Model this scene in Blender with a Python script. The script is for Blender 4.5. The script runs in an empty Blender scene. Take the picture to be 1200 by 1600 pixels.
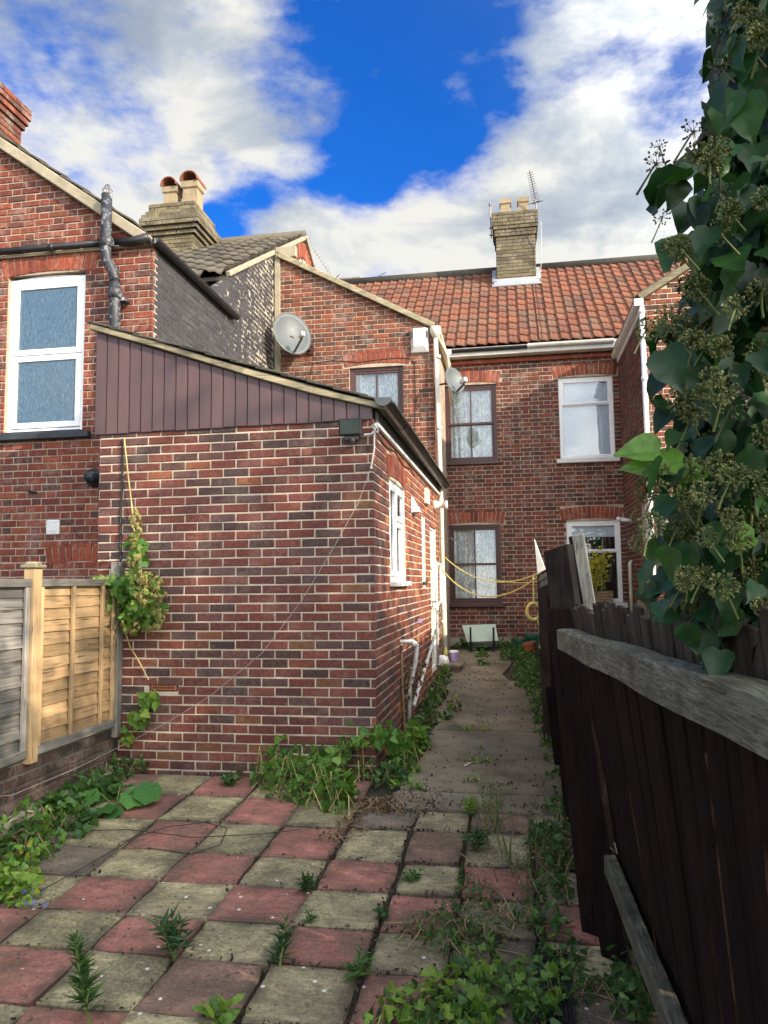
import bpy, math, random
import numpy as np
from mathutils import Matrix, Vector, Quaternion
RN = random.Random(11)
NR = np.random.default_rng(5)
SC = bpy.context.scene
COL = SC.collection
# ------------------------------------------------------------------ camera
YAW, PITCH, ROLL = math.radians(9.594), math.radians(5.169), .0125
CAMP = np.array([0., 0., 1.83]); SLOPE = .052; FPX = 1200.
_F = np.array([-math.sin(YAW)*math.cos(PITCH), math.cos(YAW)*math.cos(PITCH), math.sin(PITCH)])
_R0 = np.array([math.cos(YAW), math.sin(YAW), 0.]); _U0 = np.cross(_R0, _F)
_R = _R0*math.cos(ROLL) - _U0*math.sin(ROLL); _U = np.cross(_R, _F)
cam = bpy.data.objects.new('camera', bpy.data.cameras.new('camera')); COL.objects.link(cam)
M = Matrix.Identity(4)
for i in range(3):
    M[i][0] = _R[i]; M[i][1] = _U[i]; M[i][2] = -_F[i]; M[i][3] = CAMP[i]
cam.matrix_world = M
cam.data.sensor_fit = 'HORIZONTAL'; cam.data.sensor_width = 36; cam.data.lens = 36*FPX/1200
cam.data.clip_start = .05; cam.data.clip_end = 1500
SC.camera = cam
# survey helpers: a measured sight line met with a known wall plane or the ground
def _ray(x, y): return _F + _R*(x-600)/FPX - _U*(y-800)/FPX
def onY(x, y, Y): d = _ray(x, y); return CAMP + d*(Y/d[1])
def onX(x, y, X): d = _ray(x, y); return CAMP + d*(X/d[0])
def onG(x, y): d = _ray(x, y); return CAMP + d*(CAMP[2]/(SLOPE*d[1]-d[2]))
def atD(x, y, z): return CAMP + _ray(x, y)*z
def zg(y): return SLOPE*min(max(y, -6), 13.6)
def pix(P):
    d = np.asarray(P)-CAMP; z = max(d@_F, .05)
    return 600+FPX*(d@_R)/z, 800-FPX*(d@_U)/z, z
# ------------------------------------------------------------------ light
SUNV = Vector((1., -.6, .54)).normalized()
W = bpy.data.worlds.new('World'); SC.world = W; W.use_nodes = True
SC.view_settings.view_transform = 'Standard'; SC.view_settings.look = 'None'
SC.view_settings.exposure = 1.26; SC.view_settings.gamma = 1; SC.view_settings.use_curve_mapping = False
sl = bpy.data.lights.new('sun', 'SUN'); sl.energy = 3.4; sl.angle = math.radians(.7); sl.color = (1, .86, .68)
so = bpy.data.objects.new('sun', sl); COL.objects.link(so); so.location = (6, -4, 9)
so.rotation_euler = SUNV.to_track_quat('Z', 'Y').to_euler()
SKY_STRENGTH = .15

class NT:
    def __init__(s, nt): s.n = nt.nodes; s.l = nt.links; s.n.clear()
    def add(s, t, **k):
        nd = s.n.new(t)
        for a, b in k.items():
            if a.startswith('i_'):
                key = a[2:]; key = int(key) if key.isdigit() else key.replace('_', ' ')
                s.set(nd.inputs[key], b)
            else: setattr(nd, a, b)
        return nd
    def set(s, inp, v):
        if isinstance(v, bpy.types.NodeSocket): s.l.new(v, inp)
        elif isinstance(v, bpy.types.Node): s.l.new(v.outputs[0], inp)
        else:
            if inp.type == 'RGBA' and len(v) == 3: v = (*v, 1)
            inp.default_value = v
    def math(s, op, a, b=0., clamp=False):
        nd = s.n.new('ShaderNodeMath'); nd.operation = op; nd.use_clamp = clamp
        s.set(nd.inputs[0], a); s.set(nd.inputs[1], b); return nd.outputs[0]
    def ramp(s, fac, stops, interp='LINEAR'):
        nd = s.n.new('ShaderNodeValToRGB'); s.set(nd.inputs[0], fac); cr = nd.color_ramp; cr.interpolation = interp
        while len(cr.elements) < len(stops): cr.elements.new(.5)
        for e, (p, c) in zip(cr.elements, stops):
            e.position = p; e.color = (*c, 1) if not isinstance(c, (int, float)) else (c, c, c, 1)
        return nd.outputs[0]
    def mix(s, fac, a, b, mode='MIX'):
        nd = s.n.new('ShaderNodeMix'); nd.data_type = 'RGBA'; nd.blend_type = mode; nd.clamp_factor = True
        s.set(nd.inputs[0], fac); s.set(nd.inputs[6], a); s.set(nd.inputs[7], b); return nd.outputs[2]
    def noise(s, vec, scale, detail=4, rough=.55, dist=0):
        nd = s.n.new('ShaderNodeTexNoise'); s.set(nd.inputs['Vector'], vec)
        nd.inputs['Scale'].default_value = scale; nd.inputs['Detail'].default_value = detail
        nd.inputs['Roughness'].default_value = rough; nd.inputs['Distortion'].default_value = dist
        return nd.outputs[0]
    def maprange(s, v, a, b, c=0., d=1., smooth=False):
        nd = s.n.new('ShaderNodeMapRange'); s.set(nd.inputs[0], v)
        if smooth: c0, d0, c, d = c, d, 0., 1.
        for i, q in enumerate((a, b, c, d)): nd.inputs[i+1].default_value = q
        if not smooth: return nd.outputs[0]
        v = nd.outputs[0]; v = s.math('MULTIPLY', s.math('MULTIPLY', v, v), s.math('SUBTRACT', 3., s.math('MULTIPLY', v, 2.)))
        return s.math('ADD', s.math('MULTIPLY', v, d0-c0), c0)
    def scalev(s, vec, xyz):
        nd = s.n.new('ShaderNodeVectorMath'); nd.operation = 'MULTIPLY'; s.set(nd.inputs[0], vec); nd.inputs[1].default_value = xyz
        return nd.outputs[0]
    def bump(s, h, strength, dist=.01):
        nd = s.n.new('ShaderNodeBump'); s.set(nd.inputs['Height'], h); nd.inputs['Strength'].default_value = strength
        nd.inputs['Distance'].default_value = dist; return nd.outputs[0]

def build_sky():
    t = NT(W.node_tree)
    sky = t.add('ShaderNodeTexSky', sky_type='NISHITA'); sky.sun_disc = False
    sky.sun_elevation = math.asin(SUNV.z); sky.sun_rotation = math.atan2(SUNV.x, SUNV.y)
    sky.altitude = 300; sky.air_density = 1.; sky.dust_density = .3; sky.ozone_density = 3.
    tc = t.add('ShaderNodeTexCoord'); d = tc.outputs['Generated']
    sep = t.add('ShaderNodeSeparateXYZ', i_0=d)
    cv = t.scalev(d, (1, 1, 1.9))                       # clouds flatten towards the horizon
    wob = t.add('ShaderNodeTexNoise'); t.set(wob.inputs['Vector'], cv); wob.inputs['Scale'].default_value = 7; wob.inputs['Detail'].default_value = 6
    w2 = t.add('ShaderNodeVectorMath', operation='SUBTRACT', i_0=wob.outputs[1]); w2.inputs[1].default_value = (.5, .5, .5)
    dd = t.add('ShaderNodeVectorMath', operation='ADD', i_0=d); t.l.new(t.scalev(w2.outputs[0], (.10, .10, .10)), dd.inputs[1])
    dd = t.add('ShaderNodeVectorMath', operation='NORMALIZE', i_0=dd.outputs[0])
    n1 = t.noise(cv, 5.5, 10, .56); n2 = t.noise(cv, 17, 8, .6)
    streak = t.noise(t.scalev(dd.outputs[0], (3, 9, 14)), 1.6, 7, .6)
    dens = t.math('ADD', t.math('MULTIPLY', t.math('SUBTRACT', n1, .5), 1.45), t.math('MULTIPLY', t.math('SUBTRACT', n2, .5), .85))
    dens = t.math('ADD', dens, t.math('MULTIPLY', t.math('SUBTRACT', streak, .5), .6))
    dens = t.math('ADD', dens, t.maprange(sep.outputs[2], .45, .15, .25, .62))
    # cloud banks and the clear gaps between them (measured directions, angular radius, weight)
    for (x, y, rad, w) in [(90, 120, 11, .34), (300, 160, 7, .22), (330, 235, 1.6, -.55), (190, 215, 2, -.45), (110, 300, 2.2, -.4), (440, 205, 4, .50), (505, 180, 2, .25), (280, 0, 6, .22), (0, 330, 8, .3), (200, 290, 4.5, .35), (920, 200, 5.5, .50), (1060, 300, 8, .45), (900, 360, 5, .5), (800, 210, 2.6, .35),
                           (610, 390, 3.6, .75), (500, 390, 3.6, .8), (740, 390, 4, .75), (415, 395, 2.4, .6), (680, 335, 2.2, .4), (980, 10, 4, .55), (870, 40, 3, .5), (710, 140, 1.8, .55), (640, 272, 1.8, .75), (575, 105, 2.0, .42), (1300, 300, 14, .3),
                           (640, 120, 5.5, -.62), (640, 220, 3, -.5), (565, 285, 2.4, -.65), (480, 290, 2, -.45), (340, 352, 1.9, -1.1), (405, 318, 1.6, -.7), (790, 110, 2.2, -.5), (900, 75, 1.8, -.5), (710, 215, 2.4, -.5), (1050, 95, 3, -1.0), (960, 85, 2, -.6), (500, 60, 3.4, -.3), (400, 140, 1.6, -.12)]:
        c = _ray(x, y); c = c/np.linalg.norm(c)
        dt = t.add('ShaderNodeVectorMath', operation='DOT_PRODUCT', i_0=dd.outputs[0]); dt.inputs[1].default_value = tuple(c)
        e_ = t.math('MULTIPLY', t.math('SUBTRACT', dt.outputs['Value'], 1.), 1/(1-math.cos(math.radians(rad))))
        dens = t.math('ADD', dens, t.math('MULTIPLY', t.math('EXPONENT', e_), w*.58))
    cov = t.maprange(dens, .08, .74, 0, 1, True)
    # thick parts turn blue grey, rims and tops stay white
    n3 = t.noise(cv, 4.2, 8, .58, .3)
    lo = t.maprange(sep.outputs[2], .62, .34, -.07, .12)
    body = t.math('ADD', t.math('ADD', n3, lo), t.math('MULTIPLY', t.math('SUBTRACT', dens, .6), -.045))
    ccol = t.ramp(body, [(.33, (2.9, 3.4, 4.5)), (.44, (4.4, 4.8, 5.5)), (.53, (6.9, 6.9, 7.0))])
    blue = t.mix(1., sky.outputs[0], (.055, .305, .70), 'MULTIPLY')
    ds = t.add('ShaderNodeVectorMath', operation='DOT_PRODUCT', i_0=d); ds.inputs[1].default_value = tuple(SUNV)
    glow = t.maprange(ds.outputs['Value'], -.25, .95, 0, 1, True)   # unseen sun-side clouds, added and brightened to lift the shaded ground and walls
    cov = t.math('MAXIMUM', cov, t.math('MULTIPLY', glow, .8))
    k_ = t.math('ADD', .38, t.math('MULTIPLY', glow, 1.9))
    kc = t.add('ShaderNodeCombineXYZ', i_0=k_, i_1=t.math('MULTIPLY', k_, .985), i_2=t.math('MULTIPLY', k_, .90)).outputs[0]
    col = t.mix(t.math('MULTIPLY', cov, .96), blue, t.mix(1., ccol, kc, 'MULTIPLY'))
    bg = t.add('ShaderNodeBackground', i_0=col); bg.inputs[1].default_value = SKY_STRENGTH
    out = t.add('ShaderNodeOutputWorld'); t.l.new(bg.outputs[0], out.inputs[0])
build_sky()

# ------------------------------------------------------------------ materials
MATS = {}
def mat(name, fn):
    if name in MATS: return MATS[name]
    m = bpy.data.materials.new(name); m.use_nodes = True; t = NT(m.node_tree)
    b = t.add('ShaderNodeBsdfPrincipled'); o = t.add('ShaderNodeOutputMaterial'); t.l.new(b.outputs[0], o.inputs[0])
    t.out = o
    geo = t.add('ShaderNodeNewGeometry'); t.P = geo.outputs['Position']; t.geo = geo
    fn(t, b); MATS[name] = m; return m
def rnd(t): return t.add('ShaderNodeAttribute', attribute_name='rnd').outputs['Fac']
def simple(name, c, rough=.6, metal=0, var=.25, sc=9, bump=.15, spec=.4):
    def fn(t, b):
        n = t.noise(t.P, sc, 6)
        n2 = t.noise(t.P, sc*7, 4)
        v = t.math('ADD', t.math('MULTIPLY', n, .7), t.math('MULTIPLY', n2, .3))
        f = t.maprange(v, .3, .7, 1-var, 1+var)
        t.set(b.inputs['Base Color'], t.mix(1, (*c, 1), t.add('ShaderNodeCombineXYZ', i_0=f, i_1=f, i_2=f).outputs[0], 'MULTIPLY'))
        t.set(b.inputs['Roughness'], t.maprange(n2, .3, .7, max(0, rough-.1), min(1, rough+.1)))
        b.inputs['Metallic'].default_value = metal
        b.inputs['Specular IOR Level'].default_value = spec
        if bump: t.l.new(t.bump(v, bump, .004), b.inputs['Normal'])
    return mat(name, fn)
def brickmat(name, stops, eff=.3, soot=.25, rough=.85, flake=None):
    def fn(t, b):
        a = t.add('ShaderNodeAttribute', attribute_name='rnd').outputs['Fac']
        inf = t.add('ShaderNodeObjectInfo').outputs['Random']
        r = t.math('FRACT', t.math('ADD', a, t.math('MULTIPLY', inf, 7.31)))
        base = t.ramp(r, stops)
        hsv = t.add('ShaderNodeHueSaturation', i_4=base)
        t.set(hsv.inputs[2], t.maprange(t.math('FRACT', t.math('MULTIPLY', r, 17.3)), 0, 1, .78, 1.22))
        c = hsv.outputs[0]
        n = t.noise(t.P, 30, 8, .65); n2 = t.noise(t.P, 140, 4, .7); n3 = t.noise(t.P, 1.3, 5, .6)
        dk = t.ramp(n, [(.3, .62), (.55, 1.0), (.75, 1.18)])
        c = t.mix(1, c, dk, 'MULTIPLY')
        sp = t.math('GREATER_THAN', n2, .63); c = t.mix(t.math('MULTIPLY', sp, .4), c, (.36, .28, .22))
        c = t.mix(t.maprange(n2, .36, .30, 0, .7), c, (.03, .02, .018))
        so = t.maprange(n3, .35, .7, 0, soot); c = t.mix(so, c, (.035, .028, .026))
        ef = t.maprange(t.math('ADD', t.noise(t.P, 4.5, 7, .7), t.math('MULTIPLY', n, .35)), .68, .9, 0, eff); c = t.mix(ef, c, (.5, .42, .36))
        if flake:
            fl = t.maprange(t.noise(t.scalev(t.P, (1, 1, 3)), 24, 5, .7), .6, .68, 0, 1); c = t.mix(t.math('MULTIPLY', fl, flake[0]), c, flake[1])
        t.set(b.inputs['Base Color'], c); b.inputs['Roughness'].default_value = rough
        b.inputs['Specular IOR Level'].default_value = .25
        h = t.math('ADD', t.math('MULTIPLY', n, .8), t.math('MULTIPLY', n2, .5))
        t.l.new(t.bump(h, .55, .004), b.inputs['Normal'])
    return mat(name, fn)
RED = [(0, (.085, .022, .018)), (.2, (.15, .035, .024)), (.4, (.115, .026, .022)), (.55, (.19, .05, .027)), (.68, (.055, .03, .032)), (.8, (.14, .034, .03)), (.92, (.05, .032, .036)), (1, (.21, .07, .03))]
M_EXT = brickmat('purple_red_brick', [(0, (.145, .043, .034)), (.22, (.17, .052, .036)), (.36, (.115, .038, .034)), (.5, (.175, .062, .042)), (.60, (.070, .042, .042)), (.7, (.098, .054, .050)), (.82, (.15, .046, .038)), (.93, (.060, .040, .040)), (.975, (.21, .07, .034)), (1, (.20, .10, .05))], eff=.14, soot=.12)
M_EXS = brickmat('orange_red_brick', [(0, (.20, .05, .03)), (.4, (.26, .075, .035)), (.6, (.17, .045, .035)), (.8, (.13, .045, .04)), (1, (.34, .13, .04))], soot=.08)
M_LEFT = brickmat('left_house_brick', [(0, (.17, .04, .026)), (.3, (.23, .058, .03)), (.5, (.12, .032, .026)), (.7, (.20, .05, .03)), (.85, (.08, .038, .035)), (1, (.26, .075, .035))], soot=.15)
M_MID = brickmat('middle_house_brick', [(0, (.18, .046, .026)), (.25, (.24, .07, .032)), (.45, (.115, .04, .028)), (.6, (.21, .055, .028)), (.75, (.07, .038, .03)), (.88, (.17, .05, .03)), (1, (.09, .05, .034))], soot=.3)
M_BACK = brickmat('back_wall_brick', [(0, (.13, .034, .024)), (.25, (.19, .05, .03)), (.45, (.085, .032, .027)), (.6, (.16, .042, .028)), (.75, (.055, .033, .03)), (.88, (.14, .042, .03)), (1, (.07, .043, .034))], soot=.25)
M_MOSSB = brickmat('mossy_low_wall_brick', [(0, (.075, .05, .038)), (.5, (.11, .06, .045)), (1, (.06, .05, .04))], soot=.5)
M_BLK = brickmat('black_painted_brick', [(0, (.034, .032, .036)), (.5, (.042, .040, .044)), (1, (.052, .050, .054))], eff=.04, soot=.2, rough=.85, flake=(.25, (.3, .24, .17)))
M_YEL = brickmat('yellow_stock_brick', [(0, (.15, .13, .075)), (.3, (.21, .175, .095)), (.6, (.17, .14, .08)), (.8, (.11, .095, .062)), (1, (.24, .195, .115))], soot=.7)
M_ARCH = brickmat('rubbed_red_brick', [(0, (.22, .05, .028)), (.5, (.27, .065, .032)), (1, (.16, .038, .026))], soot=.12)
M_MOR = simple('mortar', (.50, .43, .325), .95, var=.3, sc=12, bump=.6, spec=.1)
M_MORD = simple('sooty_mortar', (.36, .29, .22), .95, var=.35, sc=8, bump=.6, spec=.1)
def _mb(t, b):
    n = t.noise(t.P, 7, 6, .7); n2 = t.noise(t.P, 1.1, 3)
    y = t.add('ShaderNodeSeparateXYZ', i_0=t.P).outputs[1]
    f = t.math('ADD', n, t.maprange(y, 7.5, 11.0, -.22, .06))
    c = t.mix(t.maprange(f, .5, .57, 0, 1), (.036, .034, .038), (.42, .37, .27))
    t.set(b.inputs['Base Color'], c); b.inputs['Roughness'].default_value = .85
M_MBLK = mat('painted_mortar', _mb)
M_CEM = simple('cement_render', (.30, .26, .19), .95, var=.3, sc=6, bump=.6, spec=.1)
M_PVC = simple('white_upvc', (.80, .80, .80), .3, var=.05, sc=3, bump=.03, spec=.5)
M_PVCD = simple('weathered_white_plastic', (.62, .60, .56), .45, var=.2, sc=5, bump=.1, spec=.5)
M_CREAM = simple('cream_painted_metal', (.60, .56, .45), .5, var=.2, sc=4, bump=.15)
M_BROWN = simple('brown_window_paint', (.062, .026, .024), .4, var=.25, sc=6, bump=.1)
M_BLACK = simple('black_plastic', (.018, .018, .02), .35, var=.3, sc=5, bump=.05)
M_SLATEB = simple('black_painted_sill', (.03, .036, .042), .5, var=.3, sc=7, bump=.3)
M_GREYM = simple('grey_dish_metal', (.085, .095, .10), .5, var=.15, sc=5, bump=.08)
M_ALU = simple('rusty_aerial_metal', (.13, .10, .09), .5, .6, var=.3)
M_LEAD = simple('lead_flashing', (.33, .35, .37), .55, .3, var=.25, sc=4, bump=.2)
M_POT = simple('buff_chimney_pot', (.27, .21, .13), .9, var=.3, sc=7, bump=.4)
M_TERRA = simple('terracotta', (.38, .12, .05), .8, var=.25, sc=8, bump=.2)
M_COWL = simple('sooty_terracotta', (.20, .075, .04), .85, var=.35, sc=9, bump=.3)
M_ROPE = simple('yellow_rope', (.62, .52, .15), .8, var=.1)
M_STRING = simple('grey_string', (.5, .48, .44), .8, var=.1)
M_CABLE = simple('dark_cable', (.02, .018, .018), .6)
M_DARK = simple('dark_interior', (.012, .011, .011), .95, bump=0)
M_BLIND = simple('white_blind', (.70, .72, .75), .7, var=.04, sc=2, bump=0)
M_GRPL = simple('green_plastic', (.02, .12, .07), .4)
M_PALEM = simple('pale_green_enamel', (.42, .50, .42), .45, var=.15, sc=5)
M_PURP = simple('purple_tub', (.35, .26, .45), .4)
M_STICK = simple('dry_stem', (.25, .17, .09), .9, var=.3)
M_GSTEM = simple('green_stem', (.12, .16, .04), .7, var=.3)
M_YSTEM = simple('dry_yellow_vine', (.45, .36, .15), .8, var=.3)
def _black_fleck(t, b):   # bitumen-painted iron pipe, flaking to pale grey
    n = t.noise(t.P, 16, 8, .7); f = t.maprange(n, .53, .62, 0, .75)
    t.set(b.inputs['Base Color'], t.mix(f, (.02, .022, .026), (.26, .28, .30)))
    t.set(b.inputs['Roughness'], t.maprange(n, .4, .6, .35, .7)); t.l.new(t.bump(n, .4, .005), b.inputs['Normal'])
M_PIPE = mat('flaking_black_iron', _black_fleck)
def wood(name, c0, c1, axis=2, rough=.75, knots=True, sc=1., dirt=.0, bump=.35):
    def fn(t, b):
        a = rnd(t); inf = t.add('ShaderNodeObjectInfo').outputs['Random']
        tc = t.add('ShaderNodeTexCoord').outputs['Object']
        off = t.math('MULTIPLY', t.math('ADD', inf, a), 37.)
        sh = t.add('ShaderNodeVectorMath', operation='ADD', i_0=t.P); t.l.new(t.add('ShaderNodeCombineXYZ', i_0=off, i_1=off, i_2=off).outputs[0], sh.inputs[1])
        s = [60*sc, 60*sc, 60*sc]; s[axis] = 2.2*sc
        g = t.noise(t.scalev(sh.outputs[0], tuple(s)), 1, 5, .6, .6)
        s2 = [9*sc, 9*sc, 9*sc]; s2[axis] = 1.2*sc
        g2 = t.noise(t.scalev(sh.outputs[0], tuple(s2)), 1, 4, .6, 1.2)
        f = t.math('ADD', t.math('MULTIPLY', g, .6), t.math('MULTIPLY', g2, .4))
        c = t.mix(t.maprange(f, .35, .65), (*c0, 1), (*c1, 1))
        v = t.maprange(t.math('FRACT', t.math('ADD', t.math('MULTIPLY', inf, 3.7), a)), 0, 1, .7, 1.3)
        c = t.mix(1, c, t.add('ShaderNodeCombineXYZ', i_0=v, i_1=v, i_2=v).outputs[0], 'MULTIPLY')
        c = t.mix(t.maprange(t.noise(t.scalev(sh.outputs[0], tuple([q*1.6 for q in s])), 1, 3, .5), .62, .68, 0, .7), c, (.012, .01, .008))
        if dirt: c = t.mix(t.maprange(t.noise(t.P, 5, 5), .45, .65, 0, dirt), c, (.06, .055, .04))
        t.set(b.inputs['Base Color'], c); b.inputs['Roughness'].default_value = rough; b.inputs['Specular IOR Level'].default_value = .12
        t.l.new(t.bump(f, bump, .006), b.inputs['Normal'])
    return mat(name, fn)
M_TAN = wood('new_fence_timber', (.27, .165, .08), (.42, .29, .155), 1, dirt=.25)
M_TANV = wood('new_post_timber', (.33, .215, .10), (.46, .33, .19), 2)
M_GRW = wood('grey_fence_timber', (.08, .075, .065), (.22, .205, .18), 1)
M_GRWV = wood('grey_post_timber', (.16, .15, .13), (.34, .31, .27), 2)
M_RAIL = wood('mossy_rail_timber', (.04, .041, .026), (.29, .28, .19), 1, sc=3.6, bump=1., dirt=.6)
M_STAIN = wood('dark_stained_timber', (.004, .0025, .0025), (.022, .011, .009), 2, rough=.85, bump=.5)
M_WEATH = wood('weathered_picket_timber', (.018, .014, .011), (.10, .08, .06), 2, rough=.8, bump=.5)
M_STG = wood('stained_board', (.010, .007, .006), (.04, .027, .022), 2, rough=.75, bump=.5, dirt=.3)
M_VERGE = wood('verge_timber', (.20, .17, .11), (.38, .33, .22), 0, bump=.6, dirt=.4)
def _clad(t, b):
    a = rnd(t); inf = t.add('ShaderNodeObjectInfo').outputs['Random']
    v = t.maprange(inf, 0, 1, .88, 1.15)
    n = t.noise(t.scalev(t.P, (70, 70, 6)), 1, 6, .75); n2 = t.noise(t.scalev(t.P, (9, 9, 1.5)), 1, 5, .7)
    c = t.mix(1, (.092, .050, .052), t.add('ShaderNodeCombineXYZ', i_0=v, i_1=v, i_2=v).outputs[0], 'MULTIPLY')
    c = t.mix(t.maprange(n, .66, .76, 0, .5), c, (.30, .24, .22))
    c = t.mix(t.maprange(n2, .42, .65, 0, .6), c, (.062, .04, .042))
    t.set(b.inputs['Base Color'], c); b.inputs['Roughness'].default_value = .45
    t.l.new(t.bump(n, .12, .003), b.inputs['Normal'])
M_CLAD = mat('brown_painted_cladding', _clad)
def tilemat(name, stops, lichen=.3, rough=.8):
    def fn(t, b):
        a = rnd(t); inf = t.add('ShaderNodeObjectInfo').outputs['Random']
        r = t.math('FRACT', t.math('ADD', a, t.math('MULTIPLY', inf, 5.17)))
        c = t.ramp(r, stops); n = t.noise(t.P, 18, 7, .65); n2 = t.noise(t.P, 2.2, 5, .6)
        c = t.mix(1, c, t.ramp(n, [(.3, .65), (.6, 1.05), (.8, 1.2)]), 'MULTIPLY')
        c = t.mix(t.maprange(n2, .5, .75, 0, lichen), c, (.12, .1, .07))
        c = t.mix(t.maprange(t.noise(t.P, 50, 3), .66, .72, 0, .4), c, (.4, .38, .28))
        t.set(b.inputs['Base Color'], c); b.inputs['Roughness'].default_value = rough; b.inputs['Specular IOR Level'].default_value = .25
        t.l.new(t.bump(n, .4, .006), b.inputs['Normal'])
    return mat(name, fn)
M_PAN = tilemat('red_pantile', [(0, (.165, .060, .037)), (.35, (.21, .082, .046)), (.6, (.13, .052, .036)), (.85, (.19, .078, .050)), (1, (.10, .055, .042))], .9)
M_GTILE = tilemat('grey_brown_tile', [(0, (.075, .066, .05)), (.5, (.11, .097, .073)), (1, (.055, .05, .042))], .5)
M_SLATE = tilemat('dark_roof_slate', [(0, (.05, .048, .04)), (.5, (.09, .083, .065)), (1, (.035, .034, .032))], .3)
def slabmat(name, c0, c1, grime):
    def fn(t, b):
        inf = t.add('ShaderNodeObjectInfo').outputs['Random']
        n = t.noise(t.P, 5, 8, .7); n2 = t.noise(t.P, 55, 6, .75); n3 = t.noise(t.scalev(t.P, (1, 2.5, 1)), 9, 6, .6, .8)
        c = t.mix(t.maprange(n, .35, .65), (*c0, 1), (*c1, 1))
        v = t.maprange(inf, 0, 1, .82, 1.2)
        c = t.mix(1, c, t.add('ShaderNodeCombineXYZ', i_0=v, i_1=v, i_2=v).outputs[0], 'MULTIPLY')
        c = t.mix(1, c, t.ramp(n3, [(.3, .72), (.5, 1.), (.7, 1.22)]), 'MULTIPLY')
        c = t.mix(t.maprange(t.noise(t.P, 130, 3, .7), .56, .66, 0, .55), c, (.42, .36, .27))
        c = t.mix(t.maprange(t.noise(t.P, 3.3, 6, .7), .54, .66, 0, .5), c, (.07, .075, .04))
        c = t.mix(t.maprange(t.noise(t.P, 1.9, 7, .72, .6), .46, .62, 0, .55), c, (.115, .095, .068))
        g = t.math('MULTIPLY', t.maprange(t.math('ADD', t.math('MULTIPLY', n2, .55), t.math('MULTIPLY', t.noise(t.P, 2.6, 5), .45)), .44, .58, 0, 1), grime)
        c = t.mix(g, c, (.055, .05, .036))
        sg = t.add('ShaderNodeSeparateXYZ', i_0=t.add('ShaderNodeTexCoord').outputs['Generated'])   # dirt creeping in from the joints
        e = t.math('MINIMUM', t.math('MINIMUM', sg.outputs[0], t.math('SUBTRACT', 1., sg.outputs[0])), t.math('MINIMUM', sg.outputs[1], t.math('SUBTRACT', 1., sg.outputs[1])))
        e = t.math('ADD', e, t.math('MULTIPLY', t.math('SUBTRACT', n, .5), .55))
        c = t.mix(t.maprange(e, .13, -.04, 0, .8), c, (.075, .06, .045))
        vor = t.add('ShaderNodeTexVoronoi', i_Vector=t.P, feature='F1'); vor.inputs['Scale'].default_value = 9
        wt = t.math('MULTIPLY', t.math('LESS_THAN', vor.outputs[0], .085), t.math('GREATER_THAN', t.noise(t.P, 1.7, 2), .5))
        c = t.mix(t.math('MULTIPLY', wt, .85), c, (.62, .62, .58))
        v2 = t.add('ShaderNodeTexVoronoi', i_Vector=t.P, feature='F1'); v2.inputs['Scale'].default_value = 17
        bk = t.math('MULTIPLY', t.math('LESS_THAN', v2.outputs[0], .16), t.math('GREATER_THAN', t.noise(t.P, 2.3, 2), .54))
        c = t.mix(t.math('MULTIPLY', bk, .7), c, (.05, .04, .035))
        t.set(b.inputs['Base Color'], c); b.inputs['Roughness'].default_value = .9; b.inputs['Specular IOR Level'].default_value = .2
        h = t.math('ADD', t.math('MULTIPLY', n3, 1.2), t.math('MULTIPLY', n2, .35))
        t.l.new(t.bump(h, .7, .012), b.inputs['Normal'])
    return mat(name, fn)
M_SRED = slabmat('red_paving_slab', (.28, .102, .082), (.41, .17, .135), .5)
M_SYEL = slabmat('buff_paving_slab', (.28, .242, .132), (.46, .40, .225), .7)
M_SREDF = slabmat('faded_red_slab', (.20, .115, .085), (.32, .18, .135), .6)
M_SDARK = slabmat('grimy_paving_slab', (.13, .105, .08), (.19, .14, .11), .6)
def _conc(t, b):
    n = t.noise(t.P, 2.2, 8, .65); n2 = t.noise(t.P, 45, 6, .75); n3 = t.noise(t.P, .7, 4)
    c = t.ramp(n, [(.3, (.085, .068, .046)), (.5, (.165, .135, .095)), (.7, (.25, .21, .15))])
    c = t.mix(t.maprange(n3, .45, .65, 0, .5), c, (.08, .078, .07))
    c = t.mix(t.maprange(n2, .62, .72, 0, .6), c, (.34, .32, .28)); c = t.mix(t.maprange(n2, .38, .3, 0, .6), c, (.03, .028, .02))
    c = t.mix(t.maprange(t.noise(t.P, 3.1, 5, .6), .6, .72, 0, .6), c, (.05, .062, .026))
    t.set(b.inputs['Base Color'], c); b.inputs['Roughness'].default_value = .92; b.inputs['Specular IOR Level'].default_value = .2
    t.l.new(t.bump(t.math('ADD', n2, n), .6, .01), b.inputs['Normal'])
M_CONC = mat('worn_concrete', _conc)
def _soil(t, b):
    n = t.noise(t.P, 12, 8, .75); n2 = t.noise(t.P, 90, 4, .7)
    c = t.ramp(n, [(.3, (.018, .014, .009)), (.55, (.05, .038, .024)), (.75, (.10, .078, .05))])
    c = t.mix(t.maprange(t.noise(t.P, 2.5, 5), .5, .7, 0, .7), c, (.03, .04, .014))
    t.set(b.inputs['Base Color'], c); b.inputs['Roughness'].default_value = 1
    t.l.new(t.bump(t.math('ADD', n, n2), .9, .02), b.inputs['Normal'])
M_SOIL = mat('soil', _soil)
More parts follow.
